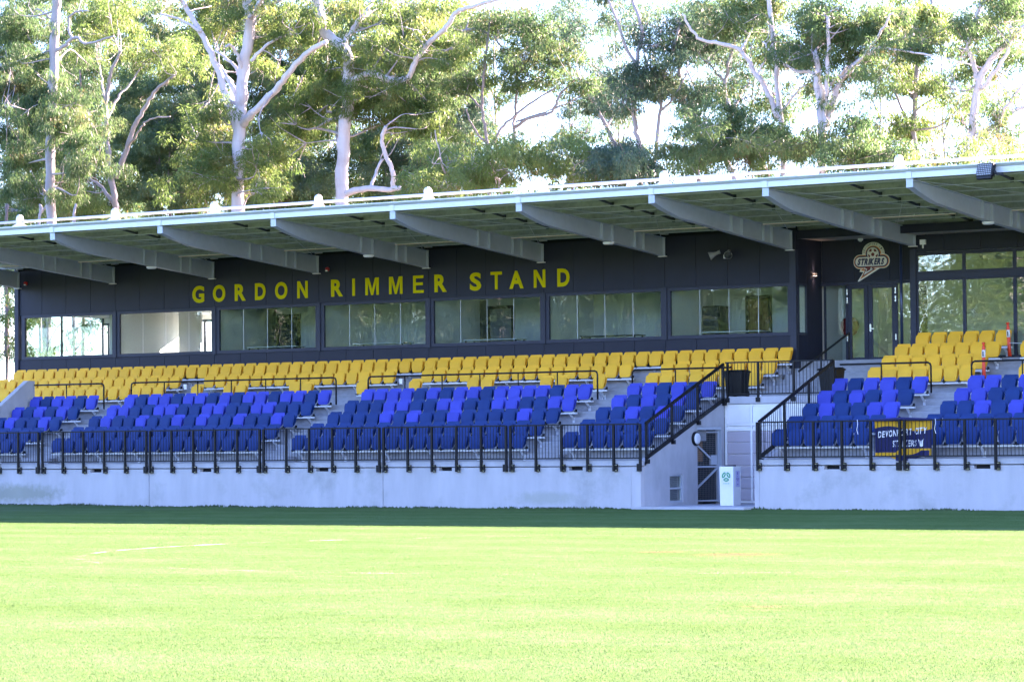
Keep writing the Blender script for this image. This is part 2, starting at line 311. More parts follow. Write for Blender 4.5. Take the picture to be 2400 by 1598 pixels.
# chalk circle, worn
mt, n, l, b = nodes('worn_chalk'); b.inputs['Base Color'].default_value = (0.62, 0.62, 0.58, 1)
geo = n.new('ShaderNodeNewGeometry'); nz_ = n.new('ShaderNodeTexNoise'); nz_.inputs['Scale'].default_value = 1.1; nz_.inputs['Detail'].default_value = 8; l.new(geo.outputs['Position'], nz_.inputs['Vector'])
mr = n.new('ShaderNodeMapRange'); mr.inputs[1].default_value = 0.46; mr.inputs[2].default_value = 0.66; mr.inputs[4].default_value = 0.75; l.new(nz_.outputs[0], mr.inputs[0]); l.new(mr.outputs[0], b.inputs['Alpha'])
mb = MB(); cx, cy, R0 = -25.1, -29.6, 9.15; NA = 160
for i in range(NA + 1):
    a = 2 * math.pi * i / NA
    for r in (R0 - 0.06, R0 + 0.06):
        x, y = cx + r * math.cos(a), cy + r * math.sin(a); mb.v.append((x, y, gz(x) + 0.03))
mb.f = [(2 * i, 2 * i + 1, 2 * i + 3, 2 * i + 2) for i in range(NA)]
mb.build('pitch_line_markings', mt, kind='structure')

def blade_patch(nb, size, h0, h1, w):
    x = rng.uniform(-size / 2, size / 2, nb); y = rng.uniform(-size / 2, size / 2, nb)
    a = rng.uniform(0, 2 * math.pi, nb); h = rng.uniform(h0, h1, nb); ln = rng.normal(0, 0.45, (nb, 2)) * h[:, None]
    dx, dy = np.cos(a) * w / 2, np.sin(a) * w / 2
    v = np.zeros((nb, 3, 3)); v[:, 0] = np.stack([x - dx, y - dy, 0 * x], 1); v[:, 1] = np.stack([x + dx, y + dy, 0 * x], 1)
    v[:, 2] = np.stack([x + ln[:, 0], y + ln[:, 1], h], 1)
    me = bpy.data.meshes.new('grass'); me.vertices.add(nb * 3); me.vertices.foreach_set('co', v.reshape(-1))
    me.loops.add(nb * 3); me.loops.foreach_set('vertex_index', np.arange(nb * 3, dtype=np.int32))
    me.polygons.add(nb); me.polygons.foreach_set('loop_start', np.arange(0, nb * 3, 3, dtype=np.int32))
    me.update(); me.validate(); return me
def grass_field(x0, x1, y0, y1, step):
    me = blade_patch(3800, 1.3, 0.005, 0.014, 0.007); me.materials.append(MAT['turf'])
    o = link('grass', me, None, (0, 0, 0), kind='stuff'); o['label'] = 'short mown turf of the football pitch'
    ng = bpy.data.node_groups.new('turf_scatter', 'GeometryNodeTree')
    ng.interface.new_socket('Geometry', in_out='INPUT', socket_type='NodeSocketGeometry'); ng.interface.new_socket('Geometry', in_out='OUTPUT', socket_type='NodeSocketGeometry')
    N, L = ng.nodes, ng.links
    gi = N.new('NodeGroupInput'); go = N.new('NodeGroupOutput'); gr = N.new('GeometryNodeMeshGrid'); tf = N.new('GeometryNodeTransform'); ip = N.new('GeometryNodeInstanceOnPoints'); rv = N.new('FunctionNodeRandomValue')
    gr.inputs['Size X'].default_value = x1 - x0; gr.inputs['Size Y'].default_value = y1 - y0
    gr.inputs['Vertices X'].default_value = int((x1 - x0) / step) + 1; gr.inputs['Vertices Y'].default_value = int((y1 - y0) / step) + 1
    tf.inputs['Translation'].default_value = ((x0 + x1) / 2, (y0 + y1) / 2, 0.0)
    rv.data_type = 'FLOAT_VECTOR'; rv.inputs[0].default_value = (0, 0, 0); rv.inputs[1].default_value = (0, 0, 6.283)
    L.new(gr.outputs[0], tf.inputs[0]); L.new(tf.outputs[0], ip.inputs['Points']); L.new(gi.outputs[0], ip.inputs['Instance']); L.new(rv.outputs[0], ip.inputs['Rotation']); L.new(ip.outputs[0], go.inputs[0])
    md = o.modifiers.new('scatter', 'NODES'); md.node_group = ng
grass_field(-68, 2, -56, -0.7, 1.0)
# rough tufts and crumbs of soil along the foot of the wall
mb = MB()
for i in range(2600):
    x = rng.uniform(-69, -31)
    if -43.3 < x < -39.9: continue
    y = -abs(rng.normal(0, 0.12)) - 0.01; big = 0.5 + 0.5 * math.sin(x * 1.7) * math.sin(x * 0.63 + 1)
    h = rng.uniform(0.02, 0.06) * (0.5 + 1.3 * max(0, big)); a = rng.uniform(0, 6.28); w = 0.02 + h * 0.35
    mb.add([(x - math.cos(a) * w, y - math.sin(a) * w * .5, gz(x)), (x + math.cos(a) * w, y + math.sin(a) * w * .5, gz(x)), (x + rng.normal(0, .02), y + rng.normal(0, .02), gz(x) + h)], [(0, 1, 2)])
o = mb.build('wall_foot_grass', mat('rough_edge_grass', (0.05, 0.085, 0.035), 0.9, 0.4, 3), kind='stuff')
# concrete apron in the stairwell
B('pavement', 'concrete', None, -43.40, -39.87, -0.55, 4.62, -0.1, 0.07, kind='structure')

# ------------------------------------------------------------------ grandstand
GS = thing('grandstand', 'long roofed grandstand with charcoal clad wall, concrete terraces and yellow and blue seats', 'grandstand')
XL, XR = -43.42, -39.85        # stairwell sides
XW, XE = -70.4, -13.0          # balustrade wall at the left, right end of what is built
T, RISE, Z0 = 0.8804, 0.3575, 1.34
Y_B = [1.194 + T * k for k in range(5)]; Z_B = [Z0 + RISE * k for k in range(5)]
Y_Y = [7.087 + 0.877 * k for k in range(4)]; Z_Y = [3.133 + 0.3544 * k for k in range(4)]
ris = [0.0] + [Y_B[k] + 0.13 for k in range(5)] + [Y_Y[k] + 0.13 for k in range(3)]
lev = Z_B + Z_Y
WALL = 9.10
for k in range(8):
    y0, y1 = ris[k], (ris[k + 1] if k < 7 else 9.3)
    zb = lev[k] - 0.55
    segs = [(XW + 0.02, XL - 0.2), (XR + 0.2, XE)] if k < 5 else [(-79.5, XE)]
    if k == 7: segs = [(-75.0, XL - 0.002), (XR, XE)]
    for a, b_ in segs:
        o = B('terrace_tier', 'tread', GS, a, b_, y0 + (0.31 if k == 0 else 0), y1 - 0.003, zb, lev[k] - 0.006, bevel=0.012)
B('terrace_tier', 'tread', GS, XR, XE, ris[8], 10.04, 3.7, lev[8] - 0.006, bevel=0.012)
B('door_landing', 'tread', GS, XL + 0.003, XR - 0.003, 9.30, 10.68, 3.7, 4.25, bevel=0.012)
# aisle steps
AISLE = [(-67.22, -66.10), (-57.52, -56.40), (-47.82, -46.68), (-36.92, -35.75)]
UPPER = [(-66.34, -65.40), (-57.37, -56.41), (-48.40, -47.47), (-37.00, -36.04)]
for a, b_ in AISLE:
    for k in range(1, 5):
        B('aisle_step', 'concrete', GS, a, b_, ris[k] - 0.42, ris[k] - 0.003, lev[k - 1] - 0.02, lev[k - 1] + RISE / 2, bevel=0.01)
    B('aisle_step', 'concrete', GS, a, b_, ris[5] - 0.42, ris[5] - 0.003, lev[4] - 0.02, lev[4] + 0.18, bevel=0.01)
for a, b_ in UPPER:
    for k in (6, 7):
        B('aisle_step', 'concrete', GS, a, b_, ris[k] - 0.42, ris[k] - 0.003, lev[k - 1] - 0.02, lev[k - 1] + 0.177, bevel=0.01)
for k in (6, 7):
    B('aisle_step', 'concrete', GS, XL + 0.1, -40.05, ris[k] - 0.43, ris[k] - 0.003, lev[k - 1] - 0.02, lev[k - 1] + 0.177, bevel=0.01)
B('aisle_step', 'concrete', GS, XL + 0.1, -40.05, ris[7] + 0.002, ris[7] + 0.43, 3.6, lev[7] - 0.01, bevel=0.01)
B('aisle_step', 'concrete', GS, XL + 0.1, -40.05, ris[7] + 0.435, ris[7] + 0.86, 3.6, lev[7] + 0.17, bevel=0.01)
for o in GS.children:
    if o.name.startswith(('terrace_tier', 'aisle_step', 'door_landing')): two_tone(o, 'tread', 'riser')  # paler tops and darker fronts paint the light on the steps
B('wall_kerb', 'concrete', GS, -75.0, XL - 0.25, 9.0, 9.095, 3.8, 4.23)
# precast front wall panels with weep slots under the coping
SL = [-63.5, -59.1, -54.65, -50.21, -45.77, at(1931.7, 1094, 0)[0], at(2282.5, 1092, 0)[0]]
def wall_panel(a, b_):
    mb = MB().box(a, b_, 0.0, 0.18, -0.3, 1.07); x = a
    for s in [s for s in SL if a < s < b_] + [None]:
        e = b_ if s is None else s
        mb.box(x, e, 0.0, 0.18, 1.07, 1.160)
        if s is not None: x = s + 0.46
    mb.build('front_wall_panel', 'precast', GS)
for a, b_ in ((-79.5, -70.02), (-70.0, -61.115), (-61.095, -52.21), (-52.19, -43.725), (-39.695, -30.8), (-30.78, XE)): wall_panel(a, b_)
for a, b_ in ((XL - 0.30, XL), (XR, XR + 0.15)): B('corner_pier', 'precast', GS, a + 0.004, b_, -0.004, 0.2, -0.3, 1.163)
for a, b_ in ((-79.5, -61.11), (-61.10, -52.2), (-52.19, XL), (XR, -30.8), (-30.79, XE)): B('coping', 'concrete', GS, a, b_, 0.012, 0.30, 1.185, 1.337, bevel=0.008)
for a, b_ in ((-79.4, XL - 0.31), (XR + 0.2, XE)): B('slot_shade_sheet', 'cladjoint', GS, a, b_, 0.182, 0.2, 1.0, 1.166); B('void_shade_sheet', 'cladjoint', GS, a, b_, 0.32, 0.34, 0.0, 0.72)  # dark sheets that paint the shade inside the slots and the void
B('back_sun_stop', 'concrete', GS, -79.4, XE, 14.0, 14.2, -0.3, 4.05)  # unseen wall added to keep sun from leaking under the stand
B('end_sun_stop', 'concrete', GS, -79.5, -79.4, 0.3, 14.0, -0.3, 3.0)  # added out of view, closes the left end against stray sun
# stairwell side walls
def rake(Y): return 1.335 + (Y - 0.33) * 0.380
sw = MB()
YG0, YG1, ZG = 3.10, 4.48, 2.27
wy = (1.55, 2.28); wz = (0.15, 0.93)
def sidewall(mb, x0, x1, openings):
    ys = sorted({0.205, 4.64, *[y for o_ in openings for y in o_[:2]]})
    for a, b_ in zip(ys[:-1], ys[1:]):
        op = next((o_ for o_ in openings if o_[0] <= a and b_ <= o_[1]), None)
        za = -0.3
        if op:
            if op[2] > 0: mb.box(x0, x1, a, b_, -0.3, op[2])
            za = op[3]
        mb.prism([(a, za), (b_, za), (b_, rake(b_)), (a, rake(a))], 'x', x0, x1)
sidewall(sw, XL - 0.2, XL, [(wy[0], wy[1], wz[0], wz[1]), (YG0, YG1, 0, ZG)])
sw.build('stairwell_wall', 'concrete', GS)
sw = MB(); sidewall(sw, XR, XR + 0.18, []); sw.build('stairwell_wall', 'concrete', GS)
B('platform_slab', 'concrete', GS, XL + 0.001, XR - 0.001, 4.645, ris[5] - 0.002, 2.92, 3.128, bevel=0.01)
# end wall under the platform: white frames, louvres, translucent panel doors
ew = MB(); yE = 4.72
xs = [XL + 0.02, XL + 0.86, XL + 1.76, XL + 2.66, XR - 0.02]
for x in xs: ew.box(x - 0.03, x + 0.03, yE - 0.03, yE + 0.03, 0.08, 2.915)
for z in (0.11, 2.18, 2.33, 2.88): ew.box(xs[0] + 0.03, xs[-1] - 0.03, yE - 0.022, yE + 0.022, z - 0.03, z + 0.03)
ew.build('end_wall_frame', 'white', GS)
B('end_wall_backing', 'white', GS, XL + 0.02, XR - 0.02, yE + 0.034, yE + 0.05, 0.08, 2.91)
for a, b_ in zip(xs[:-1], xs[1:]):
    d = link('panel_door', None, GS); zs = np.linspace(0.15, 2.14, 7)
    for z0, z1 in zip(zs[:-1], zs[1:]):
        MB().prism([(yE, z0 + 0.006), (yE + 0.02, z0 + 0.006), (yE + 0.02, z1 - 0.006), (yE, z1 - 0.006), (yE - 0.012, z1 - 0.04), (yE - 0.012, z0 + 0.04)], 'x', a + 0.035, b_ - 0.035).build('door_panel', 'poly', d)
    lv = MB(); mid = (a + b_) / 2
    for i in range(9):
        z = 2.39 + i * 0.05; lv.box(a + 0.3, b_ - 0.05, yE - 0.02, yE, z, z + 0.03)
    lv.box(a + 0.04, b_ - 0.04, yE + 0.004, yE + 0.012, 2.365, 2.85); lv.build('louvre_vent', 'white', GS)
# steel framed mesh gate in the side wall
G = thing('mesh_gate', 'galvanised mesh gate with diagonal brace and brown board, in the stairwell side wall', 'gate', (XL - 0.1, YG1 - 0.04, 0.0), math.radians(-18))
gb = MB()
L_ = YG1 - YG0 - 0.08
for y in (-L_, 0): gb.box(-0.025, 0.025, y - 0.025, y + 0.025, 0.12, 2.16)
for z in (0.16, 1.13, 2.12): gb.box(-0.024, 0.024, -L_ + 0.026, -0.026, z - 0.025, z + 0.025)
gb.build('gate_frame', 'rafter', G)
MB().bar((0, -L_ + 0.03, 2.08), (0, -0.03, 1.17), 0.05).build('brace', 'rafter', G)
MB().bar((0, -L_ + 0.03, 0.2), (0, -0.03, 1.1), 0.05).build('brace', 'rafter', G)
wm = MB()
for i in range(22): wm.box(-0.045, -0.042, -L_ + i * L_ / 22, -L_ + i * L_ / 22 + 0.006, 0.18, 2.1)
for i in range(34): wm.box(-0.042, -0.039, -L_, 0, 0.18 + i * 0.057, 0.186 + i * 0.057)
wm.build('wire_mesh', 'midgrey', G, kind='stuff')
B('lock_box', 'rafter', G, -0.04, 0.035, -0.3, -0.06, 1.18, 1.46)
gf = MB(); gf.box(XL - 0.17, XL - 0.005, YG1 - 0.004, YG1 + 0.1, 0.08, ZG); gf.box(XL - 0.17, XL - 0.004, YG0, YG1, ZG - 0.09, ZG - 0.004); gf.build('gate_surround', 'rafter', GS)
bd = link('board', None, G); MB().box(-0.07, -0.055, -L_ + 0.05, -0.42 * L_, 1.28, 2.04).build('board_panel', 'brown', bd); MB().box(-0.085, -0.071, -L_ + 0.0, -0.38 * L_, 1.17, 2.10).build('board_frame', 'plastic', bd)
B('undercroft_floor', 'concrete', GS, -52, XL - 0.21, 0.4, 9, -0.05, 0.05); B('undercroft_wall', 'dark', GS, -52, XL - 0.3, 8.9, 9.0, 0.05, 3.2)
# louvred window low in the side wall
W = link('window', None, GS)
wf = MB(); y0, y1 = wy; z0, z1 = wz
for y in (y0, y1 - 0.05): wf.box(XL - 0.09, XL - 0.03, y, y + 0.05, z0, z1)
for z in (z0, (z0 + z1) / 2 - 0.02, z1 - 0.05): wf.box(XL - 0.088, XL - 0.032, y0 + 0.05, y1 - 0.05, z, z + 0.05)
wf.build('frame', 'rafter', W); B('pane', 'clear', W, XL - 0.066, XL - 0.06, y0 + 0.05, y1 - 0.05, z0 + 0.05, z1 - 0.05)
bl = MB()
for i in range(12): bl.box(XL - 0.14, XL - 0.12, y0 + 0.05, y1 - 0.05, z0 + 0.06 + i * 0.056, z0 + 0.09 + i * 0.056)
bl.build('blind', 'midgrey', W)
# solid raking balustrade at the left stair
MB().prism([(0.3, 1.0), (4.9, 3.0), (4.9, 4.13), (4.62, 4.13), (3.27, 3.25), (0.3, 1.75)], 'x', XW - 0.2, XW).build('balustrade_wall', 'precast', GS, bevel=0.01)
B('balustrade_wall', 'precast', GS, XW - 0.2, XW, 4.905, 4.95, 3.0, 4.128)

# seat beams
def seat_beam(x0, x1, Y, Z, n):
    mb = MB().box(x0 - 0.02, x1 + 0.02, Y - 0.13, Y - 0.06, Z + 0.285, Z + 0.335); k = max(2, int((x1 - x0) / 1.5) + 1)
    for i in range(k):
        x = x0 + 0.22 + (x1 - x0 - 0.44) * i / max(1, k - 1)
        mb.bar((x, Y - 0.095, Z + 0.29), (x, Y + 0.13, Z + 0.10), 0.05, 0.05); mb.box(x - 0.04, x + 0.04, Y + 0.10, Y + 0.128, Z + 0.02, Z + 0.18)
    mb.build('seat_beam', 'beam', GS)

# ------------------------------------------------------------------ wall, windows, rooms
ZF, ZC, YB = 4.28, 6.66, 13.6
BAY = [-75.03 + 0.0] + [-70.44, -65.96, -61.47, -56.98, -52.51, -48.03, -43.58]
WIN = [(-74.68, -70.56), (-70.21, -66.07), (-65.73, -61.60), (-61.24, -57.10), (-56.76, -52.63), (-52.29, -48.17), (-47.82, -43.72)]
WZ0, WZ1 = 5.13, 6.515
def roofz(Y): return 8.72 - (Y - 1.0) * 0.0688       # top of rafters = underside of purlins
B('wall_backing', 'cladjoint', GS, -74.98, XL - 0.03, WALL + 0.05, WALL + 0.12, 6.60, 8.33)
B('wall_backing', 'cladjoint', GS, -74.98, XL - 0.03, WALL + 0.05, WALL + 0.12, 3.6, 5.05)
def clad(x0, x1, z0, z1, Y, parent=GS): return B('cladding_panel', 'clad', parent, x0 + 0.006, x1 - 0.006, Y, Y + 0.04, z0, z1, bevel=0.004)
for k in range(7):
    a, b_ = BAY[k], BAY[k + 1]; js = np.linspace(a, b_, 5)
    for i in range(4):
        clad(js[i], js[i + 1], 6.615, 8.20, WALL); clad(js[i], js[i + 1], 3.82, 5.015, WALL)
    w0, w1 = WIN[k]; w = link('window', None, GS)
    fr = MB()
    fr.box(w0 - 0.16, w1 + 0.14, WALL - 0.03, WALL + 0.06, 5.02, WZ0); fr.box(w0 - 0.16, w1 + 0.14, WALL - 0.03, WALL + 0.06, WZ1, 6.61)
    fr.box(w0 - 0.16, w0, WALL - 0.028, WALL + 0.058, WZ0, WZ1); fr.box(w1, w1 + 0.14, WALL - 0.028, WALL + 0.058, WZ0, WZ1); fr.build('frame', 'frame', w, bevel=0.004)
    q = np.linspace(w0, w1, 5)
    for i in range(4): B('pane', 'glass', w, q[i] + 0.002, q[i + 1] - 0.002, WALL + 0.02, WALL + 0.028, WZ0 + 0.002, WZ1 - 0.002)
    for i in range(1, 4): B('joint', 'fascia', w, q[i] - 0.006, q[i] + 0.006, WALL + 0.013, WALL + 0.0185, WZ0 + 0.002, WZ1 - 0.002)
for x in BAY[1:7]:
    B('column', 'frame', GS, x - 0.03, x + 0.09, WALL - 0.06, WALL - 0.031, 5.0, 6.63, bevel=0.008)
B('corner_column', 'frame', GS, -75.16, -74.97, WALL - 0.05, WALL + 0.1, 3.6, 8.30, bevel=0.006); B('corner_column', 'frame', GS, XL - 0.22, XL, WALL - 0.05, WALL + 0.1, 3.8, 7.60, bevel=0.006)
B('corner_column', 'clad', GS, XL - 0.22, XL - 0.004, WALL - 0.004, WALL + 0.1, 7.601, 8.25)
# rooms
B('floor', 'carpet', GS, -75, XL - 0.1, WALL + 0.13, YB, 4.08, ZF); B('ceiling', 'offwhite', GS, -75, XL - 0.1, WALL + 0.13, YB + 0.1, ZC, ZC + 0.1)
for k, x in enumerate(BAY[1:7]):
    B('partition_wall', 'offwhite', GS, x - 0.05, x + 0.05, WALL + 0.13, YB - 0.02, ZF + 0.002, ZC - 0.002)
    B('wall_end_trim', 'frame', GS, x - 0.052, x + 0.052, WALL + 0.07, WALL + 0.128, ZF + 0.3, ZC + 0.05)
YK = 12.0                                               # back wall of the five inner rooms
def ux(u, v=760): return float(at(u, v, YK)[0])
for k in range(2, 7):
    a, b_ = BAY[k], BAY[k + 1]
    B('back_wall', 'offwhite', GS, a - 0.055, b_ + 0.055, YK + 0.002 * (k % 2), YK + 0.1, ZF, ZC - 0.003)
def room_door(u0, u1, leaf):
    x0, x1 = ux(u0), ux(u1); d = link('door', None, GS); B('door_leaf', leaf, d, x0 + 0.1, x1 - 0.1, YK - 0.05, YK - 0.012, ZF + 0.01, ZF + 2.06); fr = MB()
    fr.box(x0, x0 + 0.097, YK - 0.07, YK - 0.004, ZF + 0.01, ZF + 2.16); fr.box(x1 - 0.097, x1, YK - 0.07, YK - 0.004, ZF + 0.01, ZF + 2.16); fr.box(x0 + 0.098, x1 - 0.098, YK - 0.07, YK - 0.004, ZF + 2.063, ZF + 2.16); fr.build('frame', 'plastic', d)
    B('handle', 'chrome', d, x0 + 0.14, x0 + 0.26, YK - 0.09, YK - 0.07, ZF + 1.0, ZF + 1.03)
room_door(651, 705, 'dark'); room_door(1145, 1206, 'midgrey'); room_door(1750, 1810, 'brown')
for u0, u1 in ((560, 648), (1052, 1142)): B('dark_room_sheet', 'dark', GS, ux(u0), ux(u1), YK - 0.03, YK - 0.006, ZF + 0.01, ZC - 0.01)  # first a dark wall, second a sheet painting the shade of an opening
cb = thing('drinks_fridge', 'dark glass-front fridge in the room behind the last long window', 'fridge', (ux(1664), 11.3, ZF)); B('body', 'plastic', cb, 0, 0.75, 0, 0.66, 0, 1.85); B('door', 'dark', cb, 0.04, 0.71, -0.03, -0.004, 0.12, 1.8)
for q in range(4): B('shelf', 'chrome', cb, 0.06, 0.69, -0.036, -0.031, 0.35 + q * 0.35, 0.37 + q * 0.35)
for k in (0, 1):                                        # the two end rooms look out through glazing at the back
    a, b_ = BAY[k] + 0.06, BAY[k + 1] - 0.06; w = link('window', None, GS); fr = MB()
    zt = 6.40
    for x in np.linspace(a + 0.25, b_ - 0.9, 4): fr.box(x - 0.04, x + 0.04, YB, YB + 0.08, ZF, zt)
    fr.box(a, b_, YB + 0.01, YB + 0.07, zt, zt + 0.08); fr.build('frame', 'frame', w)
    B('pane', 'clear', w, a + 0.25, b_ - 0.9, YB + 0.03, YB + 0.036, ZF, zt)
    B('back_wall', 'offwhite', GS, a, b_, YB - 0.002, YB + 0.1, zt + 0.081, ZC - 0.003); B('back_wall', 'offwhite', GS, b_ - 0.85, b_, YB - 0.001, YB + 0.1, ZF, zt)
B('partition_wall', 'offwhite', GS, -72.9, -72.3, 11.6, 11.7, ZF + 0.003, ZC - 0.002)
B('partition_wall', 'offwhite', GS, -69.9, -68.9, 11.9, 12.0, ZF + 0.003, ZC - 0.002)
w = link('window', None, GS); fr = MB()                # glazed end wall of the first room
for y in (WALL + 0.13, 11.3, YB - 0.05): fr.box(-75.0, -74.93, y, y + 0.06, ZF, ZC)
fr.build('frame', 'frame', w); B('pane', 'clear', w, -74.97, -74.964, WALL + 0.2, YB - 0.05, ZF + 0.05, ZC)
B('end_wall', 'clad', GS, -75.0, -74.94, WALL + 0.13, YB, 3.6, ZF - 0.001)
B('upper_wall', 'clad', GS, -75.0, -74.94, WALL + 0.13, YB, ZC + 0.11, 8.2)
# ---- doorway recess
YR, YF = 10.71, 10.05
sp = MB()
for a, b_, z0, z1 in ((9.205, 9.75, 6.60, 8.2), (9.205, 9.75, 3.9, 5.06), (9.755, YR, 3.9, 8.2)):
    B('cladding_panel', 'clad', GS, XL - 0.06, XL + 0.004, a, b_, z0, z1, bevel=0.003)
w = link('window', None, GS); fr = MB()
fr.box(XL - 0.05, XL + 0.012, 9.206, 9.25, 5.065, 6.595); fr.box(XL - 0.05, XL + 0.012, 9.70, 9.75, 5.065, 6.595); fr.box(XL - 0.05, XL + 0.012, 9.251, 9.699, 6.54, 6.594); fr.box(XL - 0.05, XL + 0.012, 9.251, 9.699, 5.066, 5.12); fr.build('frame', 'frame', w)
B('pane', 'mirror', w, XL - 0.03, XL - 0.024, 9.251, 9.699, 5.121, 6.539)
for a, b_ in ((XL + 0.006, -42.305), (-42.295, -41.115), (-41.105, -39.92)):
    B('cladding_panel', 'clad', GS, a, b_, YR, YR + 0.05, 6.66, 8.0, bevel=0.003)
B('door_head', 'frame', GS, XL + 0.005, -39.92, YR - 0.03, YR + 0.06, 6.56, 6.655)
def leaf_door(x0, x1, hinge, parent):
    d = link('door', None, parent); f_ = 0.135
    fr = MB(); fr.box(x0, x0 + f_, YR, YR + 0.05, 4.29, 6.555); fr.box(x1 - f_, x1, YR, YR + 0.05, 4.29, 6.555); fr.box(x0 + f_, x1 - f_, YR, YR + 0.05, 6.44, 6.555); fr.box(x0 + f_, x1 - f_, YR, YR + 0.05, 4.29, 4.36)
    fr.build('frame', 'frame', d, bevel=0.004); B('pane', 'mirror', d, x0 + f_, x1 - f_, YR + 0.02, YR + 0.028, 4.36, 6.44)
    hx = x0 if hinge < 0 else x1
    for z in (6.35, 6.1, 4.95): B('hinge', 'chrome', d, hx - 0.02, hx + 0.02, YR - 0.025, YR - 0.002, z - 0.09, z + 0.09)
    return d
leaf_door(-42.55, -41.86, -1, GS); d2 = leaf_door(-41.845, -40.925, 1, GS)
MB().box(-41.80, -41.74, YR - 0.03, YR - 0.002, 5.14, 5.36).bar((-41.78, YR - 0.05, 5.22), (-41.64, YR - 0.05, 5.22), 0.025).build('handle', 'chrome', d2)
for a, b_ in ((-43.30, -42.62), (-40.87, -40.30)):
    w = link('window', None, GS); fr = MB(); fr.box(a - 0.06, a, YR, YR + 0.05, 4.26, 6.555); fr.box(b_, b_ + 0.06, YR, YR + 0.05, 4.26, 6.555); fr.build('frame', 'frame', w)
    B('pane', 'glass' if a < -43 else 'mirror', w, a, b_, YR + 0.02, YR + 0.028, 4.27, 6.554)
B('soffit', 'soffit', GS, XL + 0.01, -39.92, 9.20, YR - 0.002, 7.94, 8.0)
B('soffit_edge', 'clad', GS, XL + 0.01, XE, 9.12, 9.195, 7.93, 8.18)
B('soffit', 'soffit', GS, -39.9, XE, 9.2, YF - 0.002, 7.93, 7.99)
# ---- right glazed front
B('corner_column', 'frame', GS, -40.10, -39.91, YF - 0.05, YR + 0.06, 4.2, 7.50, bevel=0.006)
fx = [-39.9, -38.36, -36.75, -35.1, -33.5, -31.9, -30.3]
for a, b_ in zip([-39.9, -39.0, -37.81, -36.65, -35.4, -34.2, -33.0, -31.8], [-39.0, -37.81, -36.65, -35.4, -34.2, -33.0, -31.8, -30.3]): B('cladding_panel', 'clad', GS, a + 0.006, b_ - 0.006, YF, YF + 0.05, 7.42, 7.92, bevel=0.003)
B('transom', 'frame', GS, -39.9, -30.3, YF - 0.02, YF + 0.06, 6.60, 6.79, bevel=0.004); B('transom', 'frame', GS, -39.9, -30.3, YF - 0.015, YF + 0.055, 7.36, 7.41); B('sill', 'frame', GS, -39.9, -30.3, YF - 0.015, YF + 0.055, 4.16, 4.25)
for i, (a, b_) in enumerate(zip(fx[:-1], fx[1:])):
    for z0, z1 in ((6.79, 7.36), (4.25, 6.60)):
        w = link('window', None, GS); e = 0.05; fr = MB()
        fr.box(a, a + e, YF - 0.01, YF + 0.05, z0 + 0.003, z1 - 0.003); fr.box(b_ - e, b_ - 0.002, YF - 0.01, YF + 0.05, z0 + 0.003, z1 - 0.003); fr.box(a + e, b_ - e, YF - 0.01, YF + 0.05, z0 + 0.003, z0 + 0.05); fr.box(a + e, b_ - e, YF - 0.01, YF + 0.05, z1 - 0.05, z1 - 0.003)
        fr.build('frame', 'frame', w, bevel=0.003); B('pane', 'mirror', w, a + e, b_ - e, YF + 0.015, YF + 0.023, z0 + 0.05, z1 - 0.05)
# interior behind the doors
B('back_wall', 'offwhite', GS, XL - 0.3, XE, 14.6, 14.7, 4.0, 8.0); B('floor', 'carpet', GS, XL, XE, YR + 0.06, 14.6, 4.05, 4.26); B('ceiling', 'offwhite', GS, XL, XE, YR + 0.06, 14.6, 7.4, 7.5)
B('partition_wall', 'offwhite', GS, XL - 0.1, XL - 0.06, YR, 14.6, ZF, 8.0)
B('partition_wall', 'offwhite', GS, XL, -42.2, 12.0, 12.1, 4.27, 7.39)
HR = thing('hose_reel', 'red fire hose reel hanging behind the narrow glass left of the double doors', 'hose reel', (-43.0, 11.75, 5.35))
MB().lathe([(0.30, -0.1), (0.30, 0.0), (0.24, 0.01), (0.24, -0.09)], 20, axis='y').build('drum', 'red', HR, smooth=True); MB().lathe([(0.24, -0.08), (0.05, -0.1), (0.05, -0.14)], 16, axis='y').build('hub', 'plastic', HR)
MB().tube([(0.05, -0.12, -0.25), (0.08, -0.13, -0.45), (0.03, -0.12, -0.55), (0.06, -0.12, -0.7)], 0.02).build('nozzle', 'plastic', HR)
B('post', 'midgrey', HR, -0.05, 0.05, 0.0, 0.06, -1.08, 0.1)

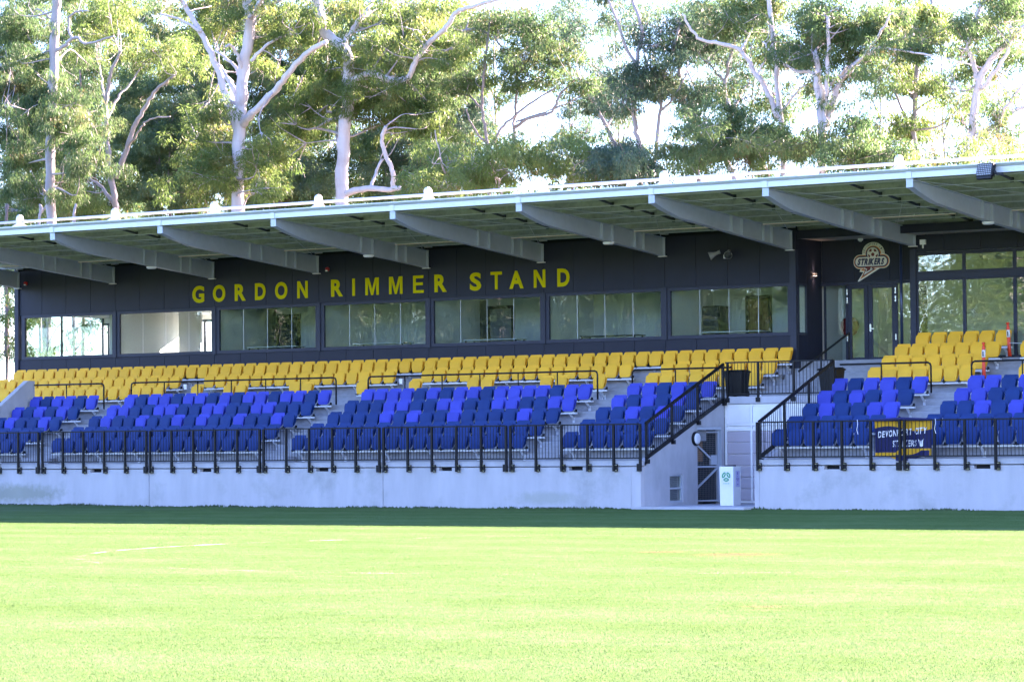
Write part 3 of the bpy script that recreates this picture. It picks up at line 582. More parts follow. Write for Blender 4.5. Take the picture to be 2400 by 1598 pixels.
# ------------------------------------------------------------------ roof
RX = [-74.94, -70.44, -65.96, -61.47, -56.98, -52.51, -48.03, -43.58, -39.96, -35.62, -31.1, -26.6, -22.1, -17.6]
RF = MB().prism([(0.98, roofz(0.98) + 0.20), (14.4, roofz(14.4) + 0.20), (14.4, roofz(14.4) + 0.215), (0.98, roofz(0.98) + 0.215)], 'x', -75.6, XE).build('roof', 'steel', GS)
for i, x in enumerate(RX):
    end = 9.0 if x < -43 else 9.97
    pts = [(1.0, 8.50), (1.6, 8.335), (2.38, 8.17), (5.6, 7.885), (end, 7.60), (end, roofz(end)), (1.0, roofz(1.0))]
    web = MB().prism(pts, 'x', x - 0.006, x + 0.006)
    for (ya, za), (yb, zb2) in zip(pts[:4], pts[1:5]): web.prism([(ya, za), (yb, zb2), (yb, zb2 + 0.014), (ya, za + 0.014)], 'x', x - 0.10, x + 0.10)
    web.prism([(1.0, roofz(1) - 0.014), (end, roofz(end) - 0.014), (end, roofz(end) - 0.001), (1.0, roofz(1) - 0.001)], 'x', x - 0.10, x + 0.10)
    web.prism([(0.985, 8.49), (1.0, 8.49), (1.0, 8.722), (0.985, 8.722)], 'x', x - 0.10, x + 0.10)
    for y in (5.38, 5.98, 7.28, 7.78, end - 0.02):
        zb2 = np.interp(y, [p[0] for p in pts[:5]], [p[1] for p in pts[:5]]); web.box(x - 0.095, x + 0.095, y - 0.006, y + 0.006, zb2 + 0.015, roofz(y) - 0.015)
    web.build('rafter', 'rafter', RF)
    B('bearing_plate', 'white', RF, x - 0.13, x + 0.13, end - 0.08, end + 0.04, 7.575, 7.597)
PY = [1.32, 2.5, 3.6, 4.75, 5.95, 7.1, 8.2, 9.4, 10.6, 11.8, 13.0]
for y in PY:
    z = roofz(y); pl = MB()
    pl.box(-75.5, XE, y - 0.003, y + 0.003, z + 0.002, z + 0.198); pl.box(-75.5, XE, y - 0.07, y - 0.0035, z + 0.002, z + 0.007); pl.box(-75.5, XE, y + 0.0035, y + 0.07, z + 0.19, z + 0.196)
    nweb = 6; pl.box(-75.5, XE, y - 0.074, y - 0.0705, z + 0.002, z + 0.026)
    o = pl.build('purlin', 'purlinweb', RF); o.data.materials.append(MAT['rafter'])
    for i_, p_ in enumerate(o.data.polygons): p_.material_index = 0 if i_ < nweb else 1  # dark web, pale flange and lip: shade and lit edge as colour
for i, (a, b_) in enumerate(zip(RX[:-1], RX[1:])):
    br = MB(); x = (a + b_) / 2
    for ya, yb in zip(PY[:7], PY[1:8]):
        br.bar((x, ya + 0.01, roofz(ya) + 0.12), (x, yb - 0.02, roofz(yb) + 0.06), 0.04, 0.06)
        br.box(x - 0.05, x + 0.05, yb - 0.03, yb - 0.005, roofz(yb) - 0.02, roofz(yb) + 0.12)
    br.build('purlin_bridging', 'dark', RF)
    MB().tube([(a + 0.12, 1.4, roofz(1.4) - 0.02), (b_ - 0.12, 8.7, roofz(8.7) - 0.06)], 0.008, 5).build('tie_rod', 'rafter', RF)
    MB().tube([(a + 0.12, 8.7, roofz(8.7) - 0.05), ((a + b_) / 2, 4.9, roofz(4.9) - 0.03)], 0.008, 5).build('tie_rod', 'rafter', RF)
    y0 = 0.95
    fa = MB().box(a + 0.011, b_ - 0.011, y0, y0 + 0.02, 8.735, 8.885); fa.box(a + 0.011, b_ - 0.011, y0 + 0.021, y0 + 0.07, 8.733, 8.739); fa.build('fascia', 'fascia', RF)
    gu = MB(); gu.prism([(0.82, 8.985), (0.82, 8.955), (0.835, 8.945), (0.96, 8.888), (0.98, 8.888), (0.98, 8.99), (0.965, 8.99), (0.955, 8.90), (0.85, 8.95), (0.85, 8.985)], 'x', a + 0.002, b_ - 0.002); gu.build('gutter', 'fascia', RF)
    B('fascia_cleat', 'fascia', RF, b_ - 0.08, b_ + 0.08, 0.925, 0.947, 8.725, 8.90)
# top pipe on stub columns that come through the roof above the wall
RP = [x for x in RX if x < -39]
tp = MB().tube([(-76.5, WALL, 9.985), (XE, WALL, 9.985)], 0.05, 10).build('roof_pipe', 'roofwhite', RF, smooth=True)
for x in RX:
    zt = roofz(WALL) + 0.2
    MB().lathe([(0.135, zt - 0.1), (0.135, 10.10), (0.128, 10.15), (0.10, 10.20), (0.055, 10.232), (0.005, 10.243)], 20, (x, WALL, 0)).build('stub_column', 'roofwhite', RF, smooth=True)
    fin = MB(); fin.prism([(x - 0.13, 9.93), (x - 0.13, 9.3), (x - 0.95, 9.3), (x - 0.95, 9.42)], 'y', WALL - 0.01, WALL + 0.01); fin.prism([(x + 0.13, 9.95), (x + 0.42, 9.72), (x + 0.6, 9.3), (x + 0.13, 9.3)], 'y', WALL - 0.01, WALL + 0.01)
    fin.bar((x, WALL - 0.13, 9.9), (x, 6.4, roofz(6.4) + 0.25), 0.05); fin.build('stay_plate', 'roofwhite', RF)

# ------------------------------------------------------------------ lettering and badge on the wall
SG = thing('wall_lettering', 'large yellow letters GORDON RIMMER STAND fixed on the charcoal wall', 'sign', (0, WALL, 0))
LET = [('G', -66.93, -66.4), ('O', -66.02, -65.47), ('R', -65.06, -64.58), ('D', -64.18, -63.72), ('O', -63.32, -62.79), ('N', -62.37, -61.93), ('R', -60.95, -60.46), ('I', -60.07, -59.96), ('M', -59.53, -58.98), ('M', -58.56, -58.02), ('E', -57.59, -57.16), ('R', -56.74, -56.25), ('S', -55.34, -54.9), ('T', -54.53, -54.09), ('A', -53.81, -53.26), ('N', -52.87, -52.43), ('D', -51.98, -51.52)]
BLOCK = {'M': [(0, 0), (0, 1), (.27, 1), (.5, .32), (.73, 1), (1, 1), (1, 0), (.81, 0), (.81, .75), (.57, 0), (.43, 0), (.19, .75), (.19, 0)], 'N': [(0, 0), (0, 1), (.24, 1), (.77, .34), (.77, 1), (1, 1), (1, 0), (.77, 0), (.23, .67), (.23, 0)],
         'E': [(0, 0), (0, 1), (.96, 1), (.96, .84), (.25, .84), (.25, .60), (.90, .60), (.90, .44), (.25, .44), (.25, .16), (1, .16), (1, 0)], 'T': [(.38, 0), (.38, .83), (0, .83), (0, 1), (1, 1), (1, .83), (.62, .83), (.62, 0)], 'I': [(0, 0), (0, 1), (1, 1), (1, 0)]}
for ch, x0, x1 in LET:
    if ch in BLOCK:
        MB().prism([(x0 + a * (x1 - x0), 6.80 + c * 0.57) for a, c in BLOCK[ch]], 'y', -0.014, -0.002).build('letter', 'signyellow', SG); continue
    mb = MB(); o_ = 0.008 if ch in 'GOS' else 0
    letter(mb, ch, lambda a, c, d: (x0 + a * (x1 - x0), -0.012 if d else -0.002, 6.80 - o_ + c * (0.57 + 2 * o_)), 0.026 if ch in 'MN' else 0.036); mb.build('letter', 'signyellow', SG)

BG = thing('club_badge', 'club badge with STRIKERS, football and lightning bolt, above the double doors', 'sign', (0, YR, 0))
bs = 180 / 2352
def bp(u, v):
    P = at(1960 + u * bs, 550 + v * bs, YR); return P[0], P[2]
def poly_layer(name, pts, mt, d, parent=BG):
    q = [bp(*p) for p in pts]; MB().prism(q, 'y', -d, -d + 0.006).build(name, mt, parent)
def rrect(x0, y0, x1, y1, r, sh=0.0, n=8):
    out = []
    for cx_, cy_, a0 in ((x1 - r, y0 + r, -90), (x1 - r, y1 - r, 0), (x0 + r, y1 - r, 90), (x0 + r, y0 + r, 180)):
        for i in range(n + 1):
            a = math.radians(a0 + 90 * i / n); x = cx_ + r * math.cos(a); y = cy_ + r * math.sin(a); out.append((x, y - sh * (x - x0)))
    return out
def circ(cx_, cy_, rx, ry=None, a0=0, a1=360, n=28):
    ry = ry or rx; return [(cx_ + rx * math.cos(math.radians(a0 + (a1 - a0) * i / n)), cy_ + ry * math.sin(math.radians(a0 + (a1 - a0) * i / n))) for i in range(n + (0 if a1 - a0 == 360 else 1))]
SH = 0.045
poly_layer('arch', circ(1140, 575, 342, 345, 170, 370) + [(1480, 700), (800, 740)], 'cream', 0.008)
poly_layer('bolt_outline', [(900, 985), (770, 1010), (720, 1140), (835, 1150), (665, 1425), (690, 1445), (1330, 1035), (1180, 960)], 'cream', 0.010)
poly_layer('bolt_orange', [(880, 960), (800, 1020), (770, 1105), (880, 1110), (735, 1375), (1270, 1020), (1160, 930)], 'orange', 0.018)
poly_layer('bolt_navy', [(890, 960), (840, 1060), (905, 1085), (815, 1290), (1165, 1065), (1200, 960)], 'signnavy', 0.026)
poly_layer('bolt_white', [(925, 950), (860, 1060), (940, 1070), (855, 1240), (1140, 1055), (1080, 1045), (1140, 930)], 'cream', 0.034)
poly_layer('bolt_maroon', [(945, 950), (895, 1035), (965, 1050), (930, 1150), (1075, 1060), (1055, 1045), (1115, 945)], 'maroon', 0.042)
poly_layer('ring', circ(1140, 590, 240, 250), 'orange', 0.016)
poly_layer('pill_outline', rrect(540, 625, 1645, 1065, 200, SH), 'cream', 0.020)
poly_layer('pill_orange', rrect(560, 645, 1625, 1045, 185, SH), 'orange', 0.028); poly_layer('pill_navy', rrect(582, 668, 1602, 1022, 165, SH), 'signnavy', 0.036)
poly_layer('ring_navy', circ(1140, 590, 215, 222), 'signnavy', 0.040)
poly_layer('ball', circ(1140, 580, 178, 188), 'cream', 0.046); poly_layer('pill_white', rrect(612, 705, 1572, 985, 130, SH), 'cream', 0.050)
for pts in ([(1015, 525), (1060, 445), (1108, 440), (1098, 525)], [(1168, 440), (1220, 445), (1265, 520), (1185, 525)], [(1145, 545), (1195, 590), (1175, 650), (1145, 665), (1105, 650), (1085, 595)], [(995, 600), (1065, 640), (1045, 705), (1010, 680)], [(1225, 650), (1290, 585), (1295, 650), (1255, 700)]):
    poly_layer('ball_patch', pts, 'maroon', 0.054)
wd = [adv(c, 0.055) for c in 'STRIKERS']; tot = sum(wd) + 0.06 * 7; x = 690.0; sc = (1490 - 690) / tot; tm = MB()
for ch, w_ in zip('STRIKERS', wd):
    def mp_(a, c, d, x=x, w_=w_):
        uu = x + (a * w_) * sc + (c - 0.5) * 42; vv = 945 - c * 205 - SH * (uu - 690) * 0.75; P = bp(uu, vv); return (P[0], -0.062 if d else -0.056, P[1])
    letter(tm, ch, mp_, 0.055); x += (w_ + 0.06) * sc
tm.build('lettering', 'signnavy', BG)
tm = MB(); word = 'DEVONPORT CITY'; ang = -172.0
for i, ch in enumerate(word):
    if ch != ' ':
        a_ = math.radians(-174 + 168 * i / 13)
        def mp_(a, c, d, a_=a_):
            r_ = 262 + c * 58; t_ = a_ + (a - 0.5) * 0.135; P = bp(1140 + r_ * math.cos(t_), 575 + r_ * math.sin(t_)); return (P[0], -0.016 if d else -0.010, P[1])
        letter(tm, ch, mp_, 0.0)
tm.build('lettering', 'ink', BG)

# ------------------------------------------------------------------ seats
def soft_panel(prof, depth, front, thick, nx=6):
    """prof: list of (z, half width); front(z) -> y of the face; a cushion-like slab with rounded rim"""
    v = []; f = []; nz_ = len(prof)
    for side, off in ((0, 0.0), (1, thick)):
        for z, w_ in prof:
            for i in range(nx + 1):
                s = -1 + 2 * i / nx; e = abs(s) ** 3
                v.append((s * w_, front(z) + off + (depth * (s * s)) + (0.012 * e if side == 0 else -0.006 * e), z))
    N = nx + 1; K = nz_ * N
    for j in range(nz_ - 1):
        for i in range(nx):
            a = j * N + i; f.append((a, a + 1, a + N + 1, a + N)); b_ = K + a; f.append((b_, b_ + N, b_ + N + 1, b_ + 1))
    ring = [i for i in range(N)] + [j * N + nx for j in range(1, nz_)] + [(nz_ - 1) * N + i for i in range(nx - 1, -1, -1)] + [j * N for j in range(nz_ - 2, 0, -1)]
    for p, q in zip(ring, ring[1:] + ring[:1]): f.append((q, p, K + p, K + q))
    return MB().add(v, f)
def smesh(mb, name, mt):
    me = mb.mesh(name, mt); me.shade_smooth(); me.set_sharp_from_angle(angle=math.radians(42)); return me
backp = [(0.40, 0.165), (0.46, 0.195), (0.56, 0.212), (0.68, 0.222), (0.76, 0.222), (0.795, 0.212), (0.812, 0.19), (0.818, 0.16)]
panp = [(0.360, 0.150), (0.375, 0.172), (0.42, 0.186), (0.52, 0.204), (0.63, 0.212), (0.69, 0.208), (0.722, 0.192), (0.735, 0.165), (0.739, 0.13)]
yb_ = lambda z: -0.125 + (z - 0.40) * 0.30
yp_ = lambda z: -0.215 + (z - 0.36) * 0.16 - 0.018 * math.sin((z - 0.36) / 0.38 * math.pi)
SEATM = {}
for c in ('yellow', 'navy', 'bright'):
    pan = soft_panel(panp, -0.012, yp_, 0.045)
    inset = [(z * 0.86 + 0.36 * 0.14 + 0.0, w_ * 0.80) for z, w_ in panp]
    rim = soft_panel([(0.40, 0.135), (0.43, 0.152), (0.53, 0.168), (0.62, 0.174), (0.67, 0.166), (0.69, 0.14)], -0.010, lambda z: yp_(z) - 0.007, 0.02)
    pan.add(rim.v, rim.f)
    SEATM[c] = (smesh(soft_panel(backp, -0.022, yb_, 0.030), 'backrest', c), smesh(pan, 'seat_pan', c))
brk = MB(); brk.box(-0.012, 0.012, -0.13, -0.05, 0.31, 0.42); brk.box(-0.016, 0.016, -0.19, -0.09, 0.335, 0.37); brk_me = brk.mesh('bracket', 'plastic')
clip_me = MB().box(-0.008, 0.008, -0.075, -0.055, 0.45, 0.52).mesh('bracket_clip', 'beam')
def seat(name, color, xc, Y, Z, label, group):
    r = thing(name, label, 'seat', (xc + rng.normal(0, 0.004), Y + rng.normal(0, 0.004), Z), rng.normal(0, 0.012), group)
    bm_, pm_ = SEATM[color]
    b = link('backrest', bm_, r); b.rotation_euler = (rng.normal(0, 0.008), 0, 0); p = link('seat_pan', pm_, r); p.location = (0, rng.normal(0, 0.006), rng.normal(0, 0.004))
    for s in (-1, 1): link('bracket', brk_me, r, (s * 0.222, 0, 0))
CN = {'D': 'navy', 'L': 'bright'}; CW = {'D': 'navy blue', 'L': 'bright violet-blue'}
ROWN = ['front row', 'second row', 'third row', 'fourth row', 'fifth row']
BLK = {'O': (-70.26, 6, 'block by the concrete balustrade'), 'P': (-66.06, 17, 'long block below letters GORDON'), 'Q': (-56.36, 17, 'long block below letters STAND'), 'R': (-46.64, 6, 'block left of the stairwell'), 'S': (-39.895, 6, 'block right of the stairwell'), 'W': (-35.71, 9, 'last block past the banner')}
PAT = {'O': ['DDDDDD', 'DDDDDD', 'DLDDLD', 'LDLDLD', 'LDLLDL'], 'P': ['D' * 17, 'D' * 17, 'DLDDLDDLDLDDLDDLD', 'LLDDLLDDLLDDLLDDD', 'LDLLDLLDLDLLDLLDL'],
       'Q': ['D' * 17, 'D' * 17, 'DDDDLDLDDLDDDDLDD', 'DDDLLDDLLDDLLDDLL', 'LLLLDLDLLDLLLLDLL'], 'R': ['D' * 6, 'D' * 6, 'DDLDLD', 'LDLDLD', 'LLDLDL'], 'S': ['D' * 6, 'D' * 6, 'DLDDLL', 'LDLDLD', 'LDLLDL'],
       'W': ['D' * 9, 'D' * 9, 'DDLDLDDLD', 'LLDDLLDDL', 'LLDLLDLLD']}
VIS_W = [8, 8, 7, 6, 5]
for bname, (x0, nmax, where) in BLK.items():
    for r in range(5):
        n_ = VIS_W[r] if bname == 'W' else nmax
        if bname == 'O' and r == 0: st = 3
        elif bname == 'O' and r == 1: st = 2
        else: st = 0
        for i in range(st, n_):
            c = PAT[bname][r][i]
            seat('blue_stadium_chair', CN[c], x0 + 0.235 + 0.5 * i, Y_B[r], Z_B[r], f'{CW[c]} folded seat, {ROWN[r]}, {ordn(i + 1)} from left in {where}', 'blue tip-up seats on the lower terrace')
        seat_beam(x0 + 0.5 * st, x0 + 0.5 * n_ - 0.03, Y_B[r], Z_B[r], n_)
YG_ = 'yellow tip-up seats on the upper terrace'
def yrow(row, x0, n_, pitch, where, beam=True):
    for i in range(n_):
        seat('yellow_stadium_chair', 'yellow', x0 + 0.235 + pitch * i, Y_Y[row], Z_Y[row], f'yellow folded seat, {ordn(i + 1)} from left, {where}' if n_ > 1 else f'lone yellow folded seat, {where}', YG_)
    seat_beam(x0, x0 + pitch * n_ - 0.03, Y_Y[row], Z_Y[row], n_)
yrow(2, -74.87, 63, 0.5, 'top row under the windows')
yrow(1, -75.36, 18, 0.5, 'middle yellow row, run at far left'); yrow(1, -65.36, 16, 0.499, 'middle yellow row below letters GORDON'); yrow(1, -56.37, 16, 0.4965, 'middle yellow row below letters STAND'); yrow(1, -47.43, 8, 0.503, 'middle yellow row left of the stairwell')
yrow(0, -74.88, 3, 0.5, 'lowest yellow row, outside the concrete balustrade'); yrow(0, -72.38, 12, 0.502, 'lowest yellow row, inside the concrete balustrade')
yrow(0, -65.21, 1, 0.5, 'lowest yellow row by first upper steps'); yrow(0, -63.82, 2, 0.52, 'pair below G of GORDON in lowest yellow row'); yrow(0, -61.07, 2, 0.52, 'pair below N of GORDON in lowest yellow row'); yrow(0, -58.32, 1, 0.5, 'lowest yellow row at left of second upper steps')
yrow(0, -56.23, 1, 0.5, 'lowest yellow row at right of second upper steps'); yrow(0, -53.99, 2, 0.52, 'pair below the S of STAND in lowest yellow row'); yrow(0, -51.26, 2, 0.56, 'pair below the D of STAND in lowest yellow row'); yrow(0, -49.33, 1, 0.5, 'lowest yellow row at left of third upper steps'); yrow(0, -47.45, 8, 0.507, 'lowest yellow row left of the stairwell')
yrow(0, -39.97, 7, 0.48, 'lowest yellow row right of the stairwell'); yrow(1, -39.98, 7, 0.485, 'second yellow row below glazed front'); yrow(2, -39.98, 7, 0.484, 'third yellow row below glazed front'); yrow(3, -39.72, 6, 0.51, 'top yellow row against glazed front')
yrow(0, -35.27, 2, 0.48, 'lowest yellow row at right edge past steps'); yrow(2, -36.0, 1, 0.48, 'third yellow row at right edge past steps')

# ------------------------------------------------------------------ fences and rails
bal_me = MB().box(-0.006, 0.006, -0.006, 0.006, 0, 0.93).mesh('baluster', 'black')
post_mb = MB().box(-0.032, 0.032, -0.032, 0.032, 0, 1.30); post_me = post_mb.mesh('post', 'black')
plate = MB().box(0.032, 0.115, -0.008, 0.03, 0.0, 0.205)
plate_me = plate.mesh('base_plate', 'black')
bolts = MB()
for x, z in ((0.06, 0.03), (0.095, 0.03), (0.06, 0.175), (0.095, 0.175)): bolts.lathe([(0.011, -0.02), (0.011, -0.008)], 6, (x, 0, z), 'y')
bolt_me = bolts.mesh('bolt', 'chrome')
def fence_panel(xs_, label):
    yF = -0.05; r = thing('guard_fence', label, 'fence', (xs_[0], yF, 1.04), group='black guard fence panels along the front wall')
    for i, x in enumerate(xs_):
        p = link('post', post_me, r, (x - xs_[0], 0, 0)); last = i == len(xs_) - 1
        q = link('base_plate', plate_me, p, (0, 0, 0)); c = link('bolt', bolt_me, p)
        if last: q.rotation_euler = c.rotation_euler = (0, 0, math.pi); q.location = c.location = (0, 0.02, 0)
    W_ = xs_[-1] - xs_[0]
    MB().box(0.033, W_ - 0.033, -0.02, 0.02, 1.275, 1.315).build('top_rail', 'black', r); MB().box(0.033, W_ - 0.033, -0.018, 0.018, 0.345, 0.38).build('bottom_rail', 'black', r)
    for a, b_ in zip(xs_[:-1], xs_[1:]):
        for j in range(1, 8): link('baluster', bal_me, r, (a - xs_[0] + (b_ - a) * j / 8, 0, 0.3475))
S5 = lambda a: [a + 0.858 * i for i in range(6)]
fence_panel([-69.92 + 0.858 * i for i in range(6)], 'black guard fence panel at the left edge, in front of the balustrade block')
fence_panel(S5(-65.46), 'second black guard fence panel from the left, below GORDON'); fence_panel(S5(-61.02), 'black guard fence panel below letters RIMMER'); fence_panel(S5(-56.58), 'black guard fence panel below letters STAND'); fence_panel(S5(-52.13), 'black guard fence panel with weep slot under its third bay, right of STAND'); fence_panel(S5(-47.69), 'black guard fence panel ending at the stairwell left corner')
fence_panel([-39.72 + 0.847 * i for i in range(6)], 'black guard fence panel starting at the stairwell right corner'); fence_panel(S5(-35.35), 'black guard fence panel at the right edge, right of the banner')
def stair_fence(x, label, flip):
    r = thing('stair_fence', label, 'fence', (x, 0, 0)); ya, yb = 0.24, 4.60; sl = (4.07 - 2.37) / (4.58 - 0.28)
    top = lambda y: 2.36 + (y - 0.28) * sl; bot = lambda y: rake(y) + 0.09
    for y in (0.28, 1.68, 3.10, 4.57):
        p = B('post', 'black', r, -0.03, 0.03, y - 0.03, y + 0.03, bot(y) - 0.10, top(y) + 0.01); MB().box(-0.01, 0.085, -0.05, 0.05, 0, 0.12).build('base_plate', 'black', p).location = (0.0, y, bot(y) - 0.16)
    MB().bar((0, ya, top(ya)), (0, yb, top(yb)), 0.055, 0.075).build('top_rail', 'black', r); MB().bar((0, ya, bot(ya)), (0, yb, bot(yb)), 0.05, 0.10).build('bottom_rail', 'black', r)
    ys_ = np.linspace(0.28, 4.57, 40)
    for y in ys_[1:-1]:
        if min(abs(y - q) for q in (1.68, 3.10)) > 0.05: B('baluster', 'black', r, -0.006, 0.006, y - 0.006, y + 0.006, bot(y), top(y))
stair_fence(XL + 0.02, 'raking black fence up the left side of the stairwell', 1); stair_fence(XR + 0.02, 'raking black fence up the right side of the stairwell', -1)
r = thing('platform_fence', 'level black fence across the platform above the stairwell', 'fence', (0, 4.66, 0))
for x in (XL + 0.12, -42.3, -41.15, XR - 0.1):
    p = B('post', 'black', r, x - 0.03, x + 0.03, -0.03, 0.03, 3.0, 4.09)
    MB().box(x - 0.07, x + 0.07, -0.045, -0.02, 2.97, 3.10).build('base_plate', 'black', p)
B('top_rail', 'black', r, XL + 0.05, XR - 0.05, -0.022, 0.022, 4.09, 4.13); B('bottom_rail', 'black', r, XL + 0.15, XR - 0.13, -0.018, 0.018, 3.18, 3.215)
nb_ = 30
for i in range(1, nb_):
    x = XL + 0.12 + (XR - XL - 0.22) * i / nb_
    if min(abs(x + 42.3), abs(x + 41.15)) > 0.05: B('baluster', 'black', r, x - 0.006, x + 0.006, -0.006, 0.006, 3.2, 4.1)
def barrier(x0, x1, label, posts, ends=(1, 1)):
    Y = 4.92; r = thing('hand_barrier', label, 'handrail', (0, Y, 0), group='black tube barriers behind the blue seats'); R = 0.10
    pts = []
    if ends[0]: pts += [(x0, 0, 3.02), (x0, 0, 3.98 - R), (x0 + R * .3, 0, 3.98 - R * .3)]
    pts += [(x0 + (R if ends[0] else 0), 0, 3.98), (x1 - (R if ends[1] else 0), 0, 3.98)]
    if ends[1]: pts += [(x1 - R * .3, 0, 3.98 - R * .3), (x1, 0, 3.98 - R), (x1, 0, 3.02)]
    MB().tube(pts, 0.027, 8).build('rail', 'black', r, smooth=True)
    for x in posts: MB().tube([(x, 0, 3.02), (x, 0, 3.955)], 0.02, 8).build('post', 'black', r, smooth=True)
barrier(XW + 0.02, -67.28, 'black tube barrier ending beside the concrete balustrade', [-68.94], (0, 1)); barrier(-66.08, -57.61, 'long black tube barrier below letters GORDON', [-64.66, -63.24, -61.84, -60.43, -59.02]); barrier(-56.35, -47.89, 'long black tube barrier below letters STAND', [-54.94, -53.53, -52.12, -50.72, -49.31])
barrier(-46.68, XL + 0.1, 'short black tube barrier left of the stairwell', [-45.2], (1, 0)); barrier(XR + 0.05, -36.98, 'short black tube barrier right of the stairwell', [-38.51], (0, 1)); barrier(-35.75, XE, 'black tube barrier at the right edge behind the last block', [-34.24, -32.8], (1, 0))
r = thing('stair_handrail', 'sloping black handrail on the steps up to the double doors', 'handrail', (-42.25, 0, 0))
MB().bar((0, 7.0, 3.88), (0, 10.25, 5.10), 0.04, 0.05).build('rail', 'black', r)
for y, z in ((8.4, 3.84), (10.2, 4.25)): B('post', 'black', r, -0.02, 0.02, y - 0.02, y + 0.02, z, 3.88 + (y - 7.0) * 0.3754)

# ------------------------------------------------------------------ other things
def bin_(x, y, z, label):
    r = thing('wheelie_bin', label, 'bin', (x, y, z), group='black bins on the platform')
    MB().add([(-0.24, -0.22, 0.02), (0.24, -0.22, 0.02), (0.24, 0.22, 0.02), (-0.24, 0.22, 0.02), (-0.285, -0.26, 0.72), (0.285, -0.26, 0.72), (0.285, 0.30, 0.72), (-0.285, 0.30, 0.72)], [(3, 2, 1, 0), (0, 1, 5, 4), (1, 2, 6, 5), (2, 3, 7, 6), (3, 0, 4, 7)]).build('body', 'plastic', r, bevel=0.03)
    rm = MB().box(-0.31, 0.31, -0.285, 0.32, 0.70, 0.735); rm.build('rim', 'plastic', r, bevel=0.01)
    MB().add([(-0.30, -0.28, 0.737), (0.30, -0.28, 0.737), (0.30, 0.31, 0.737), (-0.30, 0.31, 0.737), (-0.24, -0.18, 0.775), (0.24, -0.18, 0.775), (0.24, 0.25, 0.785), (-0.24, 0.25, 0.785)], [(4, 5, 6, 7), (0, 1, 5, 4), (1, 2, 6, 5), (2, 3, 7, 6), (3, 0, 4, 7)]).build('lid', 'plastic', r, bevel=0.01)
    for s in (-0.2, 0.2): MB().lathe([(0.09, -0.03), (0.09, 0.03)], 14, (s, 0.25, 0.09), 'x').build('wheel', 'plastic', r)
bin_(-43.22, 5.05, 3.13, 'black bin on the platform at the left stairwell corner, before yellow seats'); bin_(-40.15, 5.05, 3.13, 'black bin on the platform half hidden behind the right stairwell post')
# white plinth with the green mark
PL = thing('plinth', 'white plinth with green swirl mark standing at the stairwell mouth', 'plinth', (-41.57, 1.5, 0.07))
MB().add([(-0.21, 0, 0), (0.21, 0, 0), (0.21, 0.42, 0), (-0.21, 0.42, 0), (-0.22, -0.01, 1.08), (0.22, -0.01, 1.08), (0.22, 0.43, 1.08), (-0.22, 0.43, 1.08)], [(3, 2, 1, 0), (4, 5, 6, 7), (0, 1, 5, 4), (1, 2, 6, 5), (2, 3, 7, 6), (3, 0, 4, 7)]).build('body', 'white', PL, bevel=0.006)
MB().prism(rrect(-0.15, 0.54, 0.15, 0.97, 0.01), 'y', -0.016, -0.012).build('label', 'reflective', PL)
sw_ = MB()
def arc_stroke(c, r, a0, a1, w):
    n_ = 12; pts = [(math.radians(a0 + (a1 - a0) * i / n_), w / 2 * (1 - 0.6 * abs(i / n_ * 2 - 1) ** 2)) for i in range(n_ + 1)]
    vv = [(c[0] + (r + q) * math.cos(t), -0.019, c[1] + 0.80 + (r + q) * math.sin(t)) for t, q in pts] + [(c[0] + (r - q) * math.cos(t), -0.019, c[1] + 0.80 + (r - q) * math.sin(t)) for t, q in pts]
    sw_.add(vv, [(i, i + 1, n_ + 2 + i, n_ + 1 + i) for i in range(n_)])
for A in (270, 30, 150):
    arc_stroke((0, 0), 0.118, A - 48, A + 48, 0.044)
    arc_stroke((0.165 * math.cos(math.radians(A)), 0.165 * math.sin(math.radians(A))), 0.115, A + 180 - 52, A + 180 + 52, 0.044)
sw_.build('swirl_mark', 'green', PL)
mk = MB()
for x0, x1, z0, z1 in ((-0.09, -0.05, 0.602, 0.618), (-0.04, 0.03, 0.602, 0.618), (0.04, 0.1, 0.602, 0.618)): mk.box(x0, x1, -0.019, -0.017, z0, z1)
mk.build('print', 'green', PL)
B('label', 'lilac', PL, 0.222, 0.225, 0.12, 0.34, 0.52, 0.96); mk = MB()
for y0, y1, z0, z1 in ((0.21, 0.24, 0.85, 0.93), (0.21, 0.24, 0.79, 0.81), (0.15, 0.31, 0.73, 0.75), (0.2, 0.26, 0.68, 0.70), (0.21, 0.25, 0.57, 0.60)): mk.box(0.226, 0.228, y0, y1, z0, z1)
mk.build('print', 'purple', PL); MB().prism(rrect(-0.12, 0.06, 0.14, 0.33, 0.05), 'z', 1.081, 1.115).build('cap', 'plastic', PL)
# round bulkhead lamp
BL = thing('bulkhead_lamp', 'round white bulkhead lamp with black rim on the stairwell wall', 'lamp', (XL, 2.97, 1.93))
MB().lathe([(0.20, 0.001), (0.20, 0.06), (0.17, 0.075)], 24, axis='x').build('rim', 'plastic', BL, smooth=True); MB().lathe([(0.165, 0.06), (0.155, 0.095), (0.10, 0.108), (0.01, 0.112)], 24, axis='x').build('lens', 'lampwhite', BL, smooth=True)
